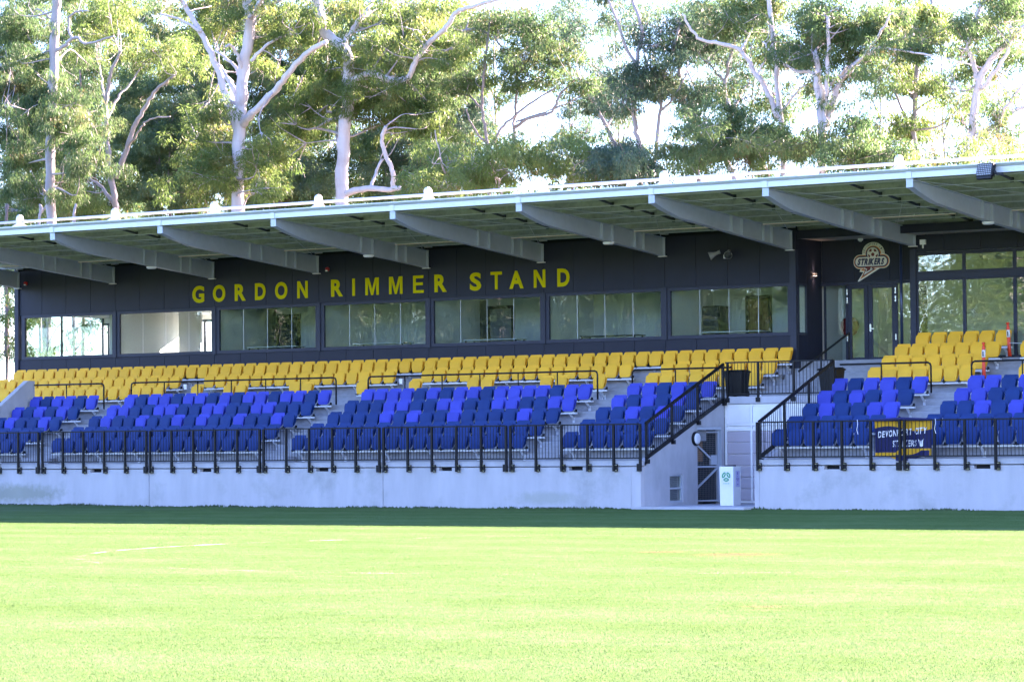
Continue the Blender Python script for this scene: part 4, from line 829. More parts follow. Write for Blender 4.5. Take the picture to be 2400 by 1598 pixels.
# lit up-down wall lamp in the recess
UL = thing('wall_lamp', 'lit up-and-down lamp on the dark side wall beside the double doors', 'lamp', (XL + 0.004, 10.17, 6.89))
MB().box(0, 0.10, -0.09, 0.09, -0.03, 0.03).build('body', 'plastic', UL); MB().box(0.02, 0.08, -0.07, 0.07, 0.031, 0.034).build('lens', 'lit', UL); MB().box(0.02, 0.08, -0.07, 0.07, -0.034, -0.031).build('lens', 'lit', UL)
for s in (1, -1):
    ld = bpy.data.lights.new('wall_lamp_light', 'SPOT'); ld.energy = 0.55; ld.spot_size = math.radians(70); ld.spot_blend = 1; ld.color = (1, 0.82, 0.66); ld.shadow_soft_size = 0.02
    lo = bpy.data.objects.new('wall_lamp_light', ld); COL.objects.link(lo); lo.parent = UL; lo.location = (0.05, 0, 0.05 * s); lo.rotation_euler = (math.pi if s > 0 else 0, 0, 0)
# strip lamps
for i, (a, b_) in enumerate(zip(RX[:10], RX[1:11])):
    nm = ['left end', 'second bay from left', 'bay left of letter G', 'bay above GORDON', 'bay above RIMMER', 'bay above STAND', 'bay right of STAND', 'bay above the horn loudspeakers', 'bay before the club badge', 'bay at the right end', 'first bay beyond the frame', 'second bay beyond the frame', 'third bay beyond the frame'][i]
    r = thing('strip_lamp', f'long unlit pink strip lamp under the roof, {nm}', 'lamp', (a + 0.2, 7.0, roofz(7.0) - 0.09), group='strip lamps under the roof')
    for q in (0, 1): B('tube', 'pinklamp', r, q * 1.31, q * 1.31 + 1.29, -0.03, 0.03, 0.005, 0.025)
    B('housing', 'white', r, 0, 2.6, -0.025, 0.025, 0.026, 0.045); B('bracket', 'rafter', r, 1.28, 1.32, -0.02, 0.02, 0.046, 0.095)
for x, nm in ((-65.96, 'left of GORDON'), (-56.98, 'above RIMMER'), (-48.03, 'above STAND'), (-35.62, 'near the floodlight')):
    r = thing('round_lamp', f'small round white lamp under the rafter {nm}', 'lamp', (x + 0.02, 5.8, 7.86), group='round lamps under the rafters')
    MB().lathe([(0.15, -0.06), (0.17, -0.04), (0.17, 0.0), (0.12, 0.004)], 20).build('body', 'white', r, smooth=True); MB().lathe([(0.13, -0.075), (0.145, -0.061)], 20).build('lens', 'lampwhite', r)
# floodlight
FL = thing('floodlight', 'black square LED floodlight bracketed to the roof edge', 'floodlight', (-33.30, 0.72, 8.78)); FL.rotation_euler = (math.radians(-14), 0, math.radians(-10))
MB().box(-0.25, 0.25, -0.06, 0.04, -0.17, 0.18).build('housing', 'plastic', FL, bevel=0.01); hs_ = MB()
for i in range(12): hs_.box(-0.24 + i * 0.042, -0.232 + i * 0.042, 0.041, 0.10, -0.16, 0.16)
hs_.build('heat_sink', 'plastic', FL); MB().box(-0.22, 0.22, -0.06, 0.05, -0.24, -0.172).build('driver_box', 'plastic', FL, bevel=0.01)
for i in range(8):
    for j in range(6): B('led', 'led', FL, -0.222 + i * 0.056, -0.185 + i * 0.056, -0.066, -0.061, -0.135 + j * 0.050, -0.105 + j * 0.050)
MB().bar((0.26, 0, 0), (0.33, 0.02, -0.1), 0.03, 0.06).bar((0.33, 0.02, -0.1), (0.42, 0.2, -0.06), 0.03, 0.06).build('bracket', 'plastic', FL)
# horn loudspeakers and sensor
def horn(x, yaw, label):
    r = thing('horn_loudspeaker', label, 'loudspeaker', (x, 8.86, 7.57)); r.rotation_euler = (math.radians(22), 0, yaw)
    MB().lathe([(0.13, -0.17), (0.125, -0.15), (0.075, -0.02), (0.055, 0.06), (0.055, 0.12), (0.06, 0.13), (0.06, 0.19)], 18, axis='y').build('horn', 'midgrey', r, smooth=True)
    MB().lathe([(0.115, -0.172), (0.05, -0.10), (0.045, -0.13), (0.01, -0.14)], 18, axis='y').build('throat', 'dark', r, smooth=True); MB().bar((0, 0.1, -0.05), (0, 0.22, -0.12), 0.03).build('bracket', 'plastic', r)
horn(-46.11, math.radians(-62), 'grey horn loudspeaker turned left, on the charcoal wall'); horn(-45.62, math.radians(24), 'grey horn loudspeaker facing the pitch, on the charcoal wall')
r = thing('motion_sensor', 'small white sensor between the two horn loudspeakers', 'sensor', (-45.86, WALL - 0.01, 7.46)); B('body', 'white', r, -0.04, 0.04, -0.07, 0.0, -0.03, 0.09, bevel=0.01); B('mount', 'midgrey', r, -0.02, 0.02, -0.05, 0.0, 0.091, 0.14)
for x, z, nm in ((-74.61, 7.76, 'at the left end of the charcoal wall'), (-61.07, 7.72, 'under a rafter between GORDON and RIMMER')):
    r = thing('alarm_strobe', f'small red fire alarm strobe {nm}', 'alarm', (x, WALL, z)); MB().lathe([(0.06, -0.10), (0.07, -0.07), (0.07, -0.002)], 14, axis='y').build('body', 'red', r, smooth=True); B('lens', 'lampwhite', r, -0.04, 0.04, -0.11, -0.08, -0.07, -0.03)
r = thing('wifi_antenna', 'white box antenna on the wall above the right glazing', 'antenna', (-39.66, YF, 7.69)); B('body', 'white', r, -0.09, 0.09, -0.08, -0.002, -0.06, 0.09, bevel=0.01); B('stub', 'white', r, -0.018, 0.018, -0.06, -0.02, -0.17, -0.062)
r = thing('ceiling_sensor', 'small white sensor under the soffit above the club badge', 'sensor', (-41.9, 10.35, 7.939)); MB().lathe([(0.05, -0.08), (0.08, -0.06), (0.08, 0)], 14).build('body', 'white', r); B('lens', 'lampwhite', r, -0.03, 0.03, -0.03, 0.03, -0.1, -0.081)
r = thing('steel_post', 'slim dark blue round post in front of the double doors', 'post', (-40.36, 9.95, 4.2)); MB().lathe([(0.045, 0.0), (0.045, 3.45)], 16).build('shaft', 'pole', r, smooth=True); B('base_plate', 'pole', r, -0.1, 0.1, -0.1, 0.1, 0.0, 0.012)
def bollard(x, y, z, h, tilt, label):
    r = thing('traffic_bollard', label, 'bollard', (x, y, z), group='orange bollards on the right steps'); r.rotation_euler = (0, tilt, 0)
    MB().lathe([(0.055, 0.03), (0.052, 0.3), (0.048, h - 0.16), (0.044, h - 0.12), (0.03, h - 0.10), (0.03, h - 0.05)], 16).build('body', 'hivis', r, smooth=True)
    MB().lathe([(0.05, h - 0.05), (0.055, h - 0.02), (0.03, h)], 14).build('grip', 'hivis', r, smooth=True); MB().lathe([(0.052, h - 0.43), (0.050, h - 0.22)], 16).build('sleeve', 'reflective', r, smooth=True)
    B('sticker', 'ink', r, -0.012, 0.022, -0.056, -0.05, h - 0.40, h - 0.26); MB().lathe([(0.19, 0), (0.19, 0.02), (0.07, 0.035)], 20).build('base', 'plastic', r)
bollard(-36.56, 7.45, 3.49, 1.10, 0.0, 'orange bollard with white sleeve standing on the lower right steps'); bollard(-36.62, 9.35, 4.195, 1.02, math.radians(-3), 'orange bollard with white sleeve leaning before the right glazing')
r = thing('rope', 'thin pale rope tied from the upper orange bollard to the right', 'rope'); MB().tube([(-36.6 + t * 6, 9.3, 4.62 - 0.12 * math.sin(t * math.pi) + 0.02 * t) for t in np.linspace(0, 1, 12)], 0.008, 5).build('strand', 'reflective', r)
# power outlets on the risers by the upper steps
for u, v, nm in ((435.7, 904, 'first'), (941, 891, 'second')):
    P = at(u, v, ris[6]); r = thing('power_outlet', f'small white power outlet on the riser beside the {nm} upper steps', 'outlet', (P[0], ris[6] - 0.004, P[2])); B('box', 'white', r, -0.06, 0.06, -0.05, 0, -0.05, 0.05, bevel=0.006); B('conduit', 'white', r, -0.05, 0.05, -0.04, 0, -0.12, -0.052)
# tables in the rooms
for k, nm in ((2, 'third window, below ORDON'), (3, 'fourth window, below RIMMER'), (4, 'fifth window, below STAND'), (5, 'sixth window, right of STAND'), (6, 'last window by the recess')):
    x = BAY[k] + 1.0; r = thing('table', f'narrow table seen through the {nm}', 'table', (x, 9.6, ZF), group='tables behind the windows')
    B('tabletop', 'offwhite' if k != 5 else 'dark', r, 0, 2.1, 0, 0.6, 0.93, 0.96)
    for xx in (0.05, 2.0):
        for yy in (0.04, 0.52): B('leg', 'plastic', r, xx, xx + 0.04, yy, yy + 0.04, 0, 0.929)
# glass balustrade beyond the left end
r = thing('glass_balustrade', 'glass balustrade panels beyond the left end of the charcoal wall', 'balustrade', (-80, 12, 3.3))
for i in range(3): B('pane', 'glass', r, i * 1.6, i * 1.6 + 1.56, 0, 0.012, 0.75, 1.95)
for i in range(4): B('post', 'chrome', r, i * 1.6 - 0.03, i * 1.6 + 0.0, -0.02, 0.03, 0, 1.98)
r = thing('white_fence', 'pale panelled fence beyond the glass balustrade', 'fence', (-88, 24, 3.4))
for i in range(9):
    for j in range(3): B('panel', 'white', r, i * 1.1, i * 1.1 + 0.8, 0, 0.04, 0.3 + j * 0.62, 0.8 + j * 0.62)
for i in range(10): B('post', 'midgrey', r, i * 1.1 - 0.2, i * 1.1 - 0.1, -0.02, 0.06, 0, 2.2)

# flag hung on the inside of the fence, lopped over the top rail
FG = thing('club_flag', 'blue and yellow flag reading DEVONPORT CITY STRIKERS draped over the guard fence', 'flag', (0, 0, 0))
fx0, fx1 = -36.24, -34.60
def fy(x, z): return 0.02 + 0.022 * math.sin(x * 9 + z * 2.2) + 0.010 * math.sin(x * 21 - z * 5) + 0.045 * (2.33 - z) * math.sin(x * 6.3 + z * 2)
def flag_poly(zt, zb, mt, nm, off=0.0, a=fx0, b_=fx1):
    mb = MB(); NX, NZ = 40, 10
    for side in (0, 1):
        for j in range(NZ + 1):
            for i in range(NX + 1):
                x = a + (b_ - a) * i / NX; z0_, z1_ = zb(x), zt(x); z = z0_ + (z1_ - z0_) * j / NZ; mb.v.append((x, fy(x, z) + off + side * 0.003, z))
    K = (NX + 1) * (NZ + 1); N = NX + 1
    for j in range(NZ):
        for i in range(NX):
            q = j * N + i; mb.f.append((q, q + 1, q + N + 1, q + N)); q += K; mb.f.append((q, q + N, q + N + 1, q + 1))
    o = mb.build(nm, mt, FG); o.data.shade_smooth()
ztop = lambda x: 2.345 - 0.01 * math.sin((x - fx0) * 7); zbot = lambda x: 1.42 - 0.12 * max(0, math.sin((x - fx0 - 0.35) * 3.2)) ** 0.8 * (1 if x > fx0 + 0.35 else 0)
b1 = lambda x: 2.12 + 0.07 * math.sin((x - fx0) * 3.6 + 0.2); b2 = lambda x: 1.50 if x < fx0 + 0.62 else 1.50 + 0.10 * min(1, (x - fx0 - 0.62) / 0.12)
flag_poly(ztop, b1, 'flagyellow', 'top_stripe'); flag_poly(b1, b2, 'flagblue', 'field'); flag_poly(b2, zbot, 'flagyellow', 'bottom_stripe')
flag_poly(lambda x: zbot(x) + 0.13, lambda x: zbot(x) - 0.01 - 0.05 * max(0, math.sin((x - fx0) * 4)), 'flagblue', 'lower_fold', -0.012, fx0 + 0.62, fx1 - 0.05)
MB().tube([(fx0 - 0.05, -0.05, 2.345), (fx0 + 0.5, -0.05, 2.362), (fx0 + 0.8, -0.06, 2.375), (fx0 + 1.2, -0.05, 2.362), (fx1 + 0.02, -0.05, 2.35)], [0.026, 0.036, 0.045, 0.036, 0.026], 8).build('top_fold', 'flagblue', FG, smooth=True)
def flag_text(word, x0, x1, zb, h, dz, it=0.1, sp=0.12):
    wd = [adv(c, 0.02) for c in word]; tot = sum(wd) + sp * (len(word) - 1); x = x0; sc = (x1 - x0) / tot; mb = MB()
    for ch, w_ in zip(word, wd):
        if ch != ' ':
            def mp_(a, c, d, x=x, w_=w_):
                X = x + a * w_ * sc + c * h * it; Z = zb + c * h + dz * (X - x0); return (X, fy(X, Z) - (0.008 if d else 0.004), Z)
            letter(mb, ch, mp_, 0.02)
        x += (w_ + sp) * sc
    mb.build('lettering', 'flagwhite', FG)
flag_text('DEVONPORT CITY', -36.15, -34.74, 1.885, 0.165, 0.075); flag_text('STRIKERS', -35.73, -35.06, 1.645, 0.165, 0.02)
mb = MB(); fo = [(1135, 1315), (1165, 1335), (1172, 1380), (1180, 1335), (1205, 1310), (1200, 1370), (1190, 1400), (1165, 1405), (1150, 1385)]
mb.add([(lambda P: (P[0], fy(P[0], P[2]) - 0.006, P[2]))(at(1920 + u * 480 / 2352, 760 + v * 480 / 2352, 0)) for u, v in fo], [tuple(range(len(fo)))]); mb.build('fox_emblem', 'flagwhite', FG)
for x in (-36.7, -34.45): MB().tube([(x, -0.075, 2.37), (x + 0.01, -0.085, 2.25), (x - 0.02, -0.08, 2.1), (x + 0.015, -0.08, 1.98)], 0.008, 5).build('tie_cord', 'flagwhite', FG)

# ------------------------------------------------------------------ trees
KD = 1.0191
def leaf_mesh(centres, radii, per, L0, L1, W0, W1, droop):
    """many small leaf blades hung in clumps; one mesh"""
    C = np.asarray(centres, float); R = np.asarray(radii, float); n_ = len(C)
    cnt = np.maximum(8, (per * (R / R.mean()) ** 2).astype(int)); idx = np.repeat(np.arange(n_), cnt); N = len(idx)
    d = rng.normal(size=(N, 3)); d /= np.linalg.norm(d, axis=1)[:, None]; rad = rng.uniform(0.25, 1, N) ** 0.6
    P = C[idx] + d * (rad * R[idx])[:, None] * np.array([1.0, 1.0, 0.72]); P[:, 2] -= 0.25 * (rad * np.hypot(d[:, 0], d[:, 1])) ** 2 * R[idx]
    L = rng.uniform(L0, L1, N); Wd = rng.uniform(W0, W1, N)
    a = rng.normal(size=(N, 3)) * np.array([0.6, 0.6, 0.45]); a[:, 2] -= droop; a += d * 0.35; a /= np.linalg.norm(a, axis=1)[:, None]
    s = np.cross(a, rng.normal(size=(N, 3))); s /= np.linalg.norm(s, axis=1)[:, None]
    V = np.empty((N, 4, 3)); V[:, 0] = P; V[:, 1] = P + a * (L * 0.45)[:, None] + s * (Wd / 2)[:, None]; V[:, 2] = P + a * L[:, None]; V[:, 3] = P + a * (L * 0.45)[:, None] - s * (Wd / 2)[:, None]
    me = bpy.data.meshes.new('crown'); me.vertices.add(N * 4); me.vertices.foreach_set('co', V.reshape(-1).astype(np.float32))
    me.loops.add(N * 4); me.loops.foreach_set('vertex_index', np.arange(N * 4, dtype=np.int32)); me.polygons.add(N); me.polygons.foreach_set('loop_start', np.arange(0, N * 4, 4, dtype=np.int32))
    t = np.clip(rng.normal(0.42, 0.2, n_)[idx] + rng.normal(0, 0.09, N), 0, 1); t[rng.random(N) < 0.015] = 1.0
    at_ = me.attributes.new('tint', 'FLOAT', 'POINT'); at_.data.foreach_set('value', np.repeat(t, 4).astype(np.float32))
    me.update(); return me, N
NLEAF = 0
def px(p, Y): return at(p[0] * KD, p[1] * KD, Y)
def smooth_path(pts, n_=5):
    P = np.array(pts, float); out = []
    for i in range(len(P) - 1):
        p0, p1, p2, p3 = P[max(i - 1, 0)], P[i], P[i + 1], P[min(i + 2, len(P) - 1)]
        for t in np.linspace(0, 1, n_, endpoint=False): out.append(0.5 * ((2 * p1) + (-p0 + p2) * t + (2 * p0 - 5 * p1 + 4 * p2 - p3) * t * t + (-p0 + 3 * p1 - 3 * p2 + p3) * t ** 3))
    out.append(P[-1]); return np.array(out)
def tree(name, label, Y, skel, clumps, bk, lf, per=95, L=(0.17, 0.30), W=(0.032, 0.05), droop=0.9, cr=(0.55, 0.95), spread=2.4, twig=0.8, group='gum trees behind the grandstand', dens=1.0, back=1.3):
    """skel: [(points in the 2355-px view, r0, r1 in px)], first one the trunk; clumps: (cx, cy, rx, ry, n)"""
    global NLEAF
    base = px(skel[0][0][0], Y); root = thing(name, label, 'tree', (base[0], Y, 3.6 + (Y - 24) * 0.022), group=group); org = np.array(root.location)
    nodes_ = []
    for k, (pts, r0, r1) in enumerate(skel):
        ph = rng.uniform(0, 6.28); m_ = len(pts); P = []
        dy0 = 0.0
        if k:
            q = px(pts[0], Y); j = min(nodes_, key=lambda w: (w[0][0] - q[0]) ** 2 + (w[0][2] - q[2]) ** 2); dy0 = j[0][1] - Y
        drift = 0.0 if k == 0 else rng.uniform(-2.2, 2.2)
        for i, p in enumerate(pts): P.append(px(p, Y + dy0 + drift * i / max(1, m_ - 1)))
        if k == 0:
            b0 = P[0].copy(); b0[2] = org[2] - 0.3; b0[0] += rng.normal(0, 0.15); P = [b0] + P
        if pts[-1][1] <= 2:                              # carries on up, out of the picture
            dv = (P[-1] - P[-2]); dv /= np.linalg.norm(dv); P.append(P[-1] + dv * 1.2)
        S = smooth_path(P); n_ = len(S); sc = dep(S[n_ // 2]) / F_PX * KD
        rr = np.linspace(r0, r1, n_) * sc; rr *= 1 + 0.06 * np.sin(np.arange(n_) * 1.7 + ph)
        if k == 0: rr[:5] *= np.linspace(1.25, 1.0, 5)
        S[1:] += rng.normal(0, 0.03, (n_ - 1, 3)) * np.array([1, 1, 0.4])
        MB().tube((S - org).tolist(), rr.tolist(), 10 if r0 > 6 else 7).build('trunk' if k == 0 else 'limb', bk, root, smooth=True)
        nodes_ += [(S[i], rr[i]) for i in range(n_)]
    if skel[0][0][-1][1] <= 2 and name == 'gum_tree': clumps = clumps + [(skel[0][0][-1][0] + rng.uniform(-60, 60), -55, 95, 45, 30)]
    C = []; R = []; tw = MB()
    for cx_, cy_, rx, ry, n_ in clumps:
        for _ in range(max(2, int(n_ * dens / 3.2))):
            a = rng.uniform(0, 6.28); q = math.sqrt(rng.random()) if rng.random() < 0.85 else rng.uniform(1.0, 1.5); d_ = rng.normal(back, spread * 0.6)
            P = px((cx_ + rx * q * math.cos(a), cy_ + ry * q * math.sin(a)), Y + d_); bs_ = rng.uniform(0.7, 1.3)
            for _k in range(int(rng.integers(4, 8))):
                o_ = rng.normal(0, 1, 3) * np.array([0.55, 0.55, 0.30]) * bs_; C.append(P + o_ - org); R.append(rng.uniform(*cr) * 0.62)
            if rng.random() < twig:
                j = min(nodes_, key=lambda w: np.sum((w[0] - P) ** 2) * (1 + 0.3 * rng.random()) + (3 if w[0][2] > P[2] else 0)); A = j[0]
                if np.linalg.norm(A - P) < 7:
                    M_ = (A + P) / 2 + np.array([rng.normal(0, 0.3), rng.normal(0, 0.3), rng.normal(0.05, 0.3)]); S = smooth_path([A, A * 0.7 + M_ * 0.3 + rng.normal(0, 0.1, 3), M_, P], 3); r_ = min(j[1] * 0.5, 0.035 + 0.012 * np.linalg.norm(A - P))
                    tw.tube((S - org).tolist(), np.linspace(r_, 0.010, len(S)).tolist(), 5, cap=False)
                    for _k in range(3):
                        Q = P + rng.normal(0, 0.6, 3); tw.tube([(M_ * 0.4 + P * 0.6 - org).tolist(), ((P + Q) / 2 - org + rng.normal(0, 0.1, 3)).tolist(), (Q - org).tolist()], [r_ * 0.5, 0.012, 0.006], 4, cap=False)
    if tw.v: tw.build('branches', 'bark_grey' if bk != 'bark_dark' else bk, root, smooth=True, kind='stuff')
    me, n_ = leaf_mesh(C, R, per, *L, *W, droop); me.materials.append(MAT[lf]); NLEAF += n_; link('crown', me, root); return root, me

TREES = []
def T_(*a, **k): TREES.append(tree(*a, **k))
T_('gum_tree', 'leftmost gum tree, straight grey trunk half hidden by hanging pale green foliage', 40, [([(112, 640), (116, 500), (118, 330), (122, 160), (126, 60), (130, 0)], 12, 10), ([(126, 118), (150, 105), (167, 90), (180, 87), (194, 100), (225, 95), (261, 84)], 5, 2), ([(164, 90), (157, 50), (174, 28), (205, 26)], 3.5, 1.5), ([(118, 330), (85, 260), (60, 250), (12, 245)], 3.5, 2), ([(118, 350), (160, 320), (190, 330)], 3, 1.5)],
   [(45, 60, 50, 60, 26), (70, 150, 75, 55, 42), (150, 210, 75, 65, 46), (40, 230, 50, 60, 28), (180, 300, 55, 70, 34), (60, 330, 60, 55, 30), (110, 420, 50, 60, 30), (45, 440, 55, 60, 30), (205, 355, 32, 45, 16), (95, 30, 30, 40, 8), (30, 520, 30, 50, 12)], 'bark_grey', 'leaf_mid', per=150, droop=1.5, L=(0.2, 0.36), W=(0.025, 0.04))
T_('gum_tree', 'slender gum with two pale stems forking low, left of the big white gum', 46, [([(268, 560), (266, 475), (257, 418), (246, 334), (244, 267), (247, 217), (254, 174), (277, 117)], 9.5, 3), ([(266, 410), (291, 344), (307, 294), (334, 247), (361, 207), (401, 174)], 7, 3), ([(258, 465), (234, 431), (204, 408)], 5, 2.5), ([(245, 280), (270, 225), (300, 190), (330, 145)], 3.5, 1.5), ([(244, 240), (234, 190), (229, 150)], 3, 1.5), ([(290, 344), (320, 300), (345, 275), (390, 268)], 3, 1.5)],
   [(215, 50, 40, 45, 16), (270, 40, 60, 40, 26), (290, 95, 45, 35, 12), (200, 150, 30, 40, 8), (395, 130, 55, 35, 26), (350, 110, 30, 30, 8), (240, 440, 40, 30, 8), (200, 460, 50, 30, 14)], 'bark_grey', 'leaf_bright', per=120)
T_('gum_tree', 'large white-trunked gum with forked limbs behind letters GORDON', 42, [([(548, 600), (548, 485), (551, 301), (555, 234), (561, 150), (575, 60), (566, 0)], 17, 11), ([(547, 303), (521, 234), (501, 157), (461, 74), (428, 20), (418, 0)], 9.5, 4), ([(461, 74), (418, 47), (368, 32)], 4, 2), ([(550, 235), (535, 200), (521, 177), (503, 152)], 7, 5), ([(556, 190), (548, 165), (531, 144), (498, 117)], 5, 3), ([(558, 180), (549, 135), (533, 106), (520, 108)], 5, 3), ([(560, 285), (580, 262), (628, 214), (655, 180), (702, 127), (749, 97)], 10, 5.5), ([(577, 142), (622, 97), (675, 77)], 4.5, 2.5), ([(580, 55), (596, 40), (612, 17), (642, 0)], 7, 5), ([(575, 45), (590, 20), (601, 0)], 6, 5), ([(548, 240), (520, 232), (500, 236), (497, 250)], 5, 4)],
   [(480, 285, 40, 45, 26), (540, 340, 60, 35, 26), (600, 360, 45, 40, 26), (500, 390, 60, 35, 26), (650, 50, 50, 45, 22), (480, 30, 45, 40, 18), (520, 60, 30, 40, 8), (690, 40, 45, 50, 20), (640, 150, 30, 25, 6), (590, 420, 60, 30, 22), (440, 330, 40, 40, 14)], 'bark_white', 'leaf_bright', per=130)
T_('gum_tree', 'thick white gum with low elbow branch behind letter R of RIMMER', 44, [([(787, 600), (787, 465), (788, 350), (797, 270), (803, 200), (800, 130), (775, 100), (742, 67), (729, 0)], 17, 11), ([(797, 446), (825, 437), (852, 434), (890, 436), (921, 433)], 8, 5.5), ([(905, 434), (905, 410), (899, 384), (884, 350), (878, 325), (885, 291)], 6, 4.5), ([(855, 432), (862, 400), (881, 368)], 4, 3), ([(802, 190), (850, 170), (905, 185), (939, 177), (959, 134), (992, 94), (1026, 63), (1046, 33), (1072, 20), (1139, 0)], 8, 4), ([(790, 108), (803, 80), (832, 43), (858, 0)], 7, 5), ([(832, 45), (870, 20), (930, 5)], 4, 2)],
   [(815, 130, 45, 45, 24), (835, 195, 55, 40, 34), (880, 225, 60, 40, 36), (935, 255, 60, 40, 34), (975, 270, 35, 40, 16), (720, 230, 50, 50, 30), (910, 60, 45, 40, 24), (955, 110, 40, 35, 16), (980, 40, 45, 35, 18), (690, 300, 45, 45, 22), (770, 200, 40, 60, 22), (850, 60, 40, 35, 12), (1040, 90, 35, 40, 10)], 'bark_white', 'leaf_bright', per=135, droop=1.2)
T_('gum_tree', 'pair of thin pale gum stems with fanned branches above letters STAND', 50, [([(1126, 560), (1122, 371), (1114, 301), (1109, 234), (1116, 134), (1126, 50)], 5.5, 2.5), ([(1122, 347), (1153, 297), (1183, 267)], 4, 2.5), ([(1121, 400), (1165, 385), (1178, 364), (1183, 284), (1189, 190), (1195, 120)], 5, 2.5), ([(1184, 294), (1213, 274), (1270, 257), (1290, 215), (1330, 180)], 4.5, 2), ([(1185, 265), (1225, 235), (1280, 200), (1330, 165)], 3, 1.5), ([(1186, 280), (1240, 262), (1300, 240), (1370, 200)], 2.5, 1.2), ([(1112, 260), (1085, 225), (1040, 215)], 3, 1.5), ([(1118, 330), (1090, 295), (1070, 250)], 3, 1.5), ([(1065, 72), (1100, 68), (1140, 90), (1160, 120), (1195, 170)], 4, 1.5)],
   [(1190, 45, 55, 40, 34), (1120, 60, 50, 40, 24), (1240, 80, 40, 45, 22), (1190, 130, 45, 35, 14), (1060, 170, 40, 35, 20), (1030, 210, 45, 35, 22), (1280, 140, 60, 45, 26), (1330, 170, 40, 40, 16), (1250, 180, 45, 30, 12), (1150, 190, 40, 25, 10), (1230, 320, 40, 30, 10)], 'bark_grey', 'leaf_mid', per=110)
T_('gum_tree', 'leaning gum with dark blue-green clumps left of the open sky', 52, [([(1440, 560), (1430, 380), (1420, 344), (1387, 277), (1353, 204)], 7, 4), ([(1372, 245), (1335, 195), (1325, 150)], 3, 1.5), ([(1395, 290), (1430, 240), (1450, 200)], 3, 1.5)], [(1330, 70, 45, 60, 24), (1370, 130, 35, 40, 12), (1420, 210, 45, 35, 24), (1390, 255, 35, 25, 12), (1330, 240, 30, 30, 6)], 'bark_grey', 'leaf_blue', per=120)
T_('gum_tree', 'upright twin-trunk gum with sparse dark clumps right of the open sky', 48, [([(1475, 560), (1470, 354), (1460, 284), (1457, 214), (1463, 150), (1477, 67), (1453, 0)], 6.5, 3.5), ([(1463, 152), (1437, 100), (1403, 0)], 4, 2.5), ([(1474, 380), (1504, 370), (1517, 267), (1524, 180), (1554, 94), (1570, 20)], 5.5, 2.5), ([(1524, 185), (1490, 150), (1480, 110)], 3, 1.5), ([(1517, 260), (1555, 215), (1580, 160)], 3, 1.5)], [(1480, 190, 45, 30, 24), (1450, 220, 50, 30, 20), (1550, 50, 50, 40, 26), (1490, 90, 35, 45, 12), (1530, 210, 40, 40, 16), (1570, 120, 40, 45, 16), (1440, 40, 30, 30, 5)], 'bark_grey', 'leaf_blue', per=120)
T_('gum_tree', 'gum with bent leaning trunk and spreading crown, left of the roof stub over the loudspeakers', 50, [([(1720, 560), (1684, 398), (1637, 317), (1580, 251), (1568, 195), (1560, 130)], 8.5, 4), ([(1640, 322), (1680, 267), (1667, 200), (1684, 117), (1700, 40)], 6, 3), ([(1680, 262), (1705, 215), (1725, 190)], 4, 2), ([(1580, 250), (1550, 215), (1530, 200)], 3, 1.5), ([(1668, 190), (1630, 150), (1600, 120)], 3, 1.5)], [(1620, 50, 55, 45, 28), (1680, 60, 45, 50, 24), (1600, 225, 35, 40, 20), (1680, 170, 40, 35, 20), (1630, 110, 40, 30, 10), (1640, 235, 40, 35, 12)], 'bark_grey', 'leaf_blue', per=115)
T_('gum_tree', 'gum with smooth stem and long limb reaching left over the sky', 46, [([(1803, 560), (1800, 378), (1794, 267), (1784, 150), (1767, 0)], 8.5, 5), ([(1790, 273), (1760, 200), (1735, 165), (1704, 117), (1660, 102), (1620, 94), (1590, 70), (1570, 33)], 7, 2.5), ([(1760, 200), (1745, 170), (1760, 140), (1780, 120)], 3, 1.5), ([(1704, 117), (1725, 80), (1740, 50)], 3.5, 1.5), ([(1794, 262), (1830, 215), (1860, 190)], 3, 1.5)], [(1745, 50, 45, 45, 24), (1700, 30, 40, 30, 14), (1790, 110, 40, 35, 16), (1750, 220, 40, 30, 14), (1790, 40, 40, 40, 14), (1835, 215, 35, 25, 8), (1660, 60, 35, 35, 8)], 'bark_white', 'leaf_mid', per=110)
T_('gum_tree', 'broad multi-stemmed gum with smooth lilac trunk right of centre', 43, [([(1892, 560), (1891, 398), (1888, 284), (1881, 180), (1876, 120)], 13, 6), ([(1895, 300), (1899, 267), (1904, 134), (1904, 40)], 6.5, 4), ([(1898, 290), (1910, 262), (1924, 207), (1951, 160), (2021, 110), (2060, 95), (2105, 80)], 8.5, 2.5), ([(1882, 180), (1860, 165), (1831, 164), (1787, 134), (1757, 97)], 5, 2), ([(1940, 180), (1985, 130), (2030, 70), (2050, 30)], 5, 2), ([(1886, 240), (1893, 215), (1884, 180), (1878, 165)], 6, 5), ([(1910, 195), (1935, 170), (1950, 150)], 4, 2), ([(2021, 110), (2080, 118), (2150, 130), (2230, 150)], 3, 1.2)],
   [(1860, 60, 60, 45, 36), (1920, 60, 50, 50, 26), (1960, 90, 40, 35, 16), (2030, 50, 60, 40, 30), (1840, 110, 45, 35, 18), (1950, 190, 50, 30, 18), (2090, 90, 50, 35, 20), (1850, 195, 35, 30, 8), (1990, 150, 45, 25, 10)], 'bark_white', 'leaf_mid', per=115)
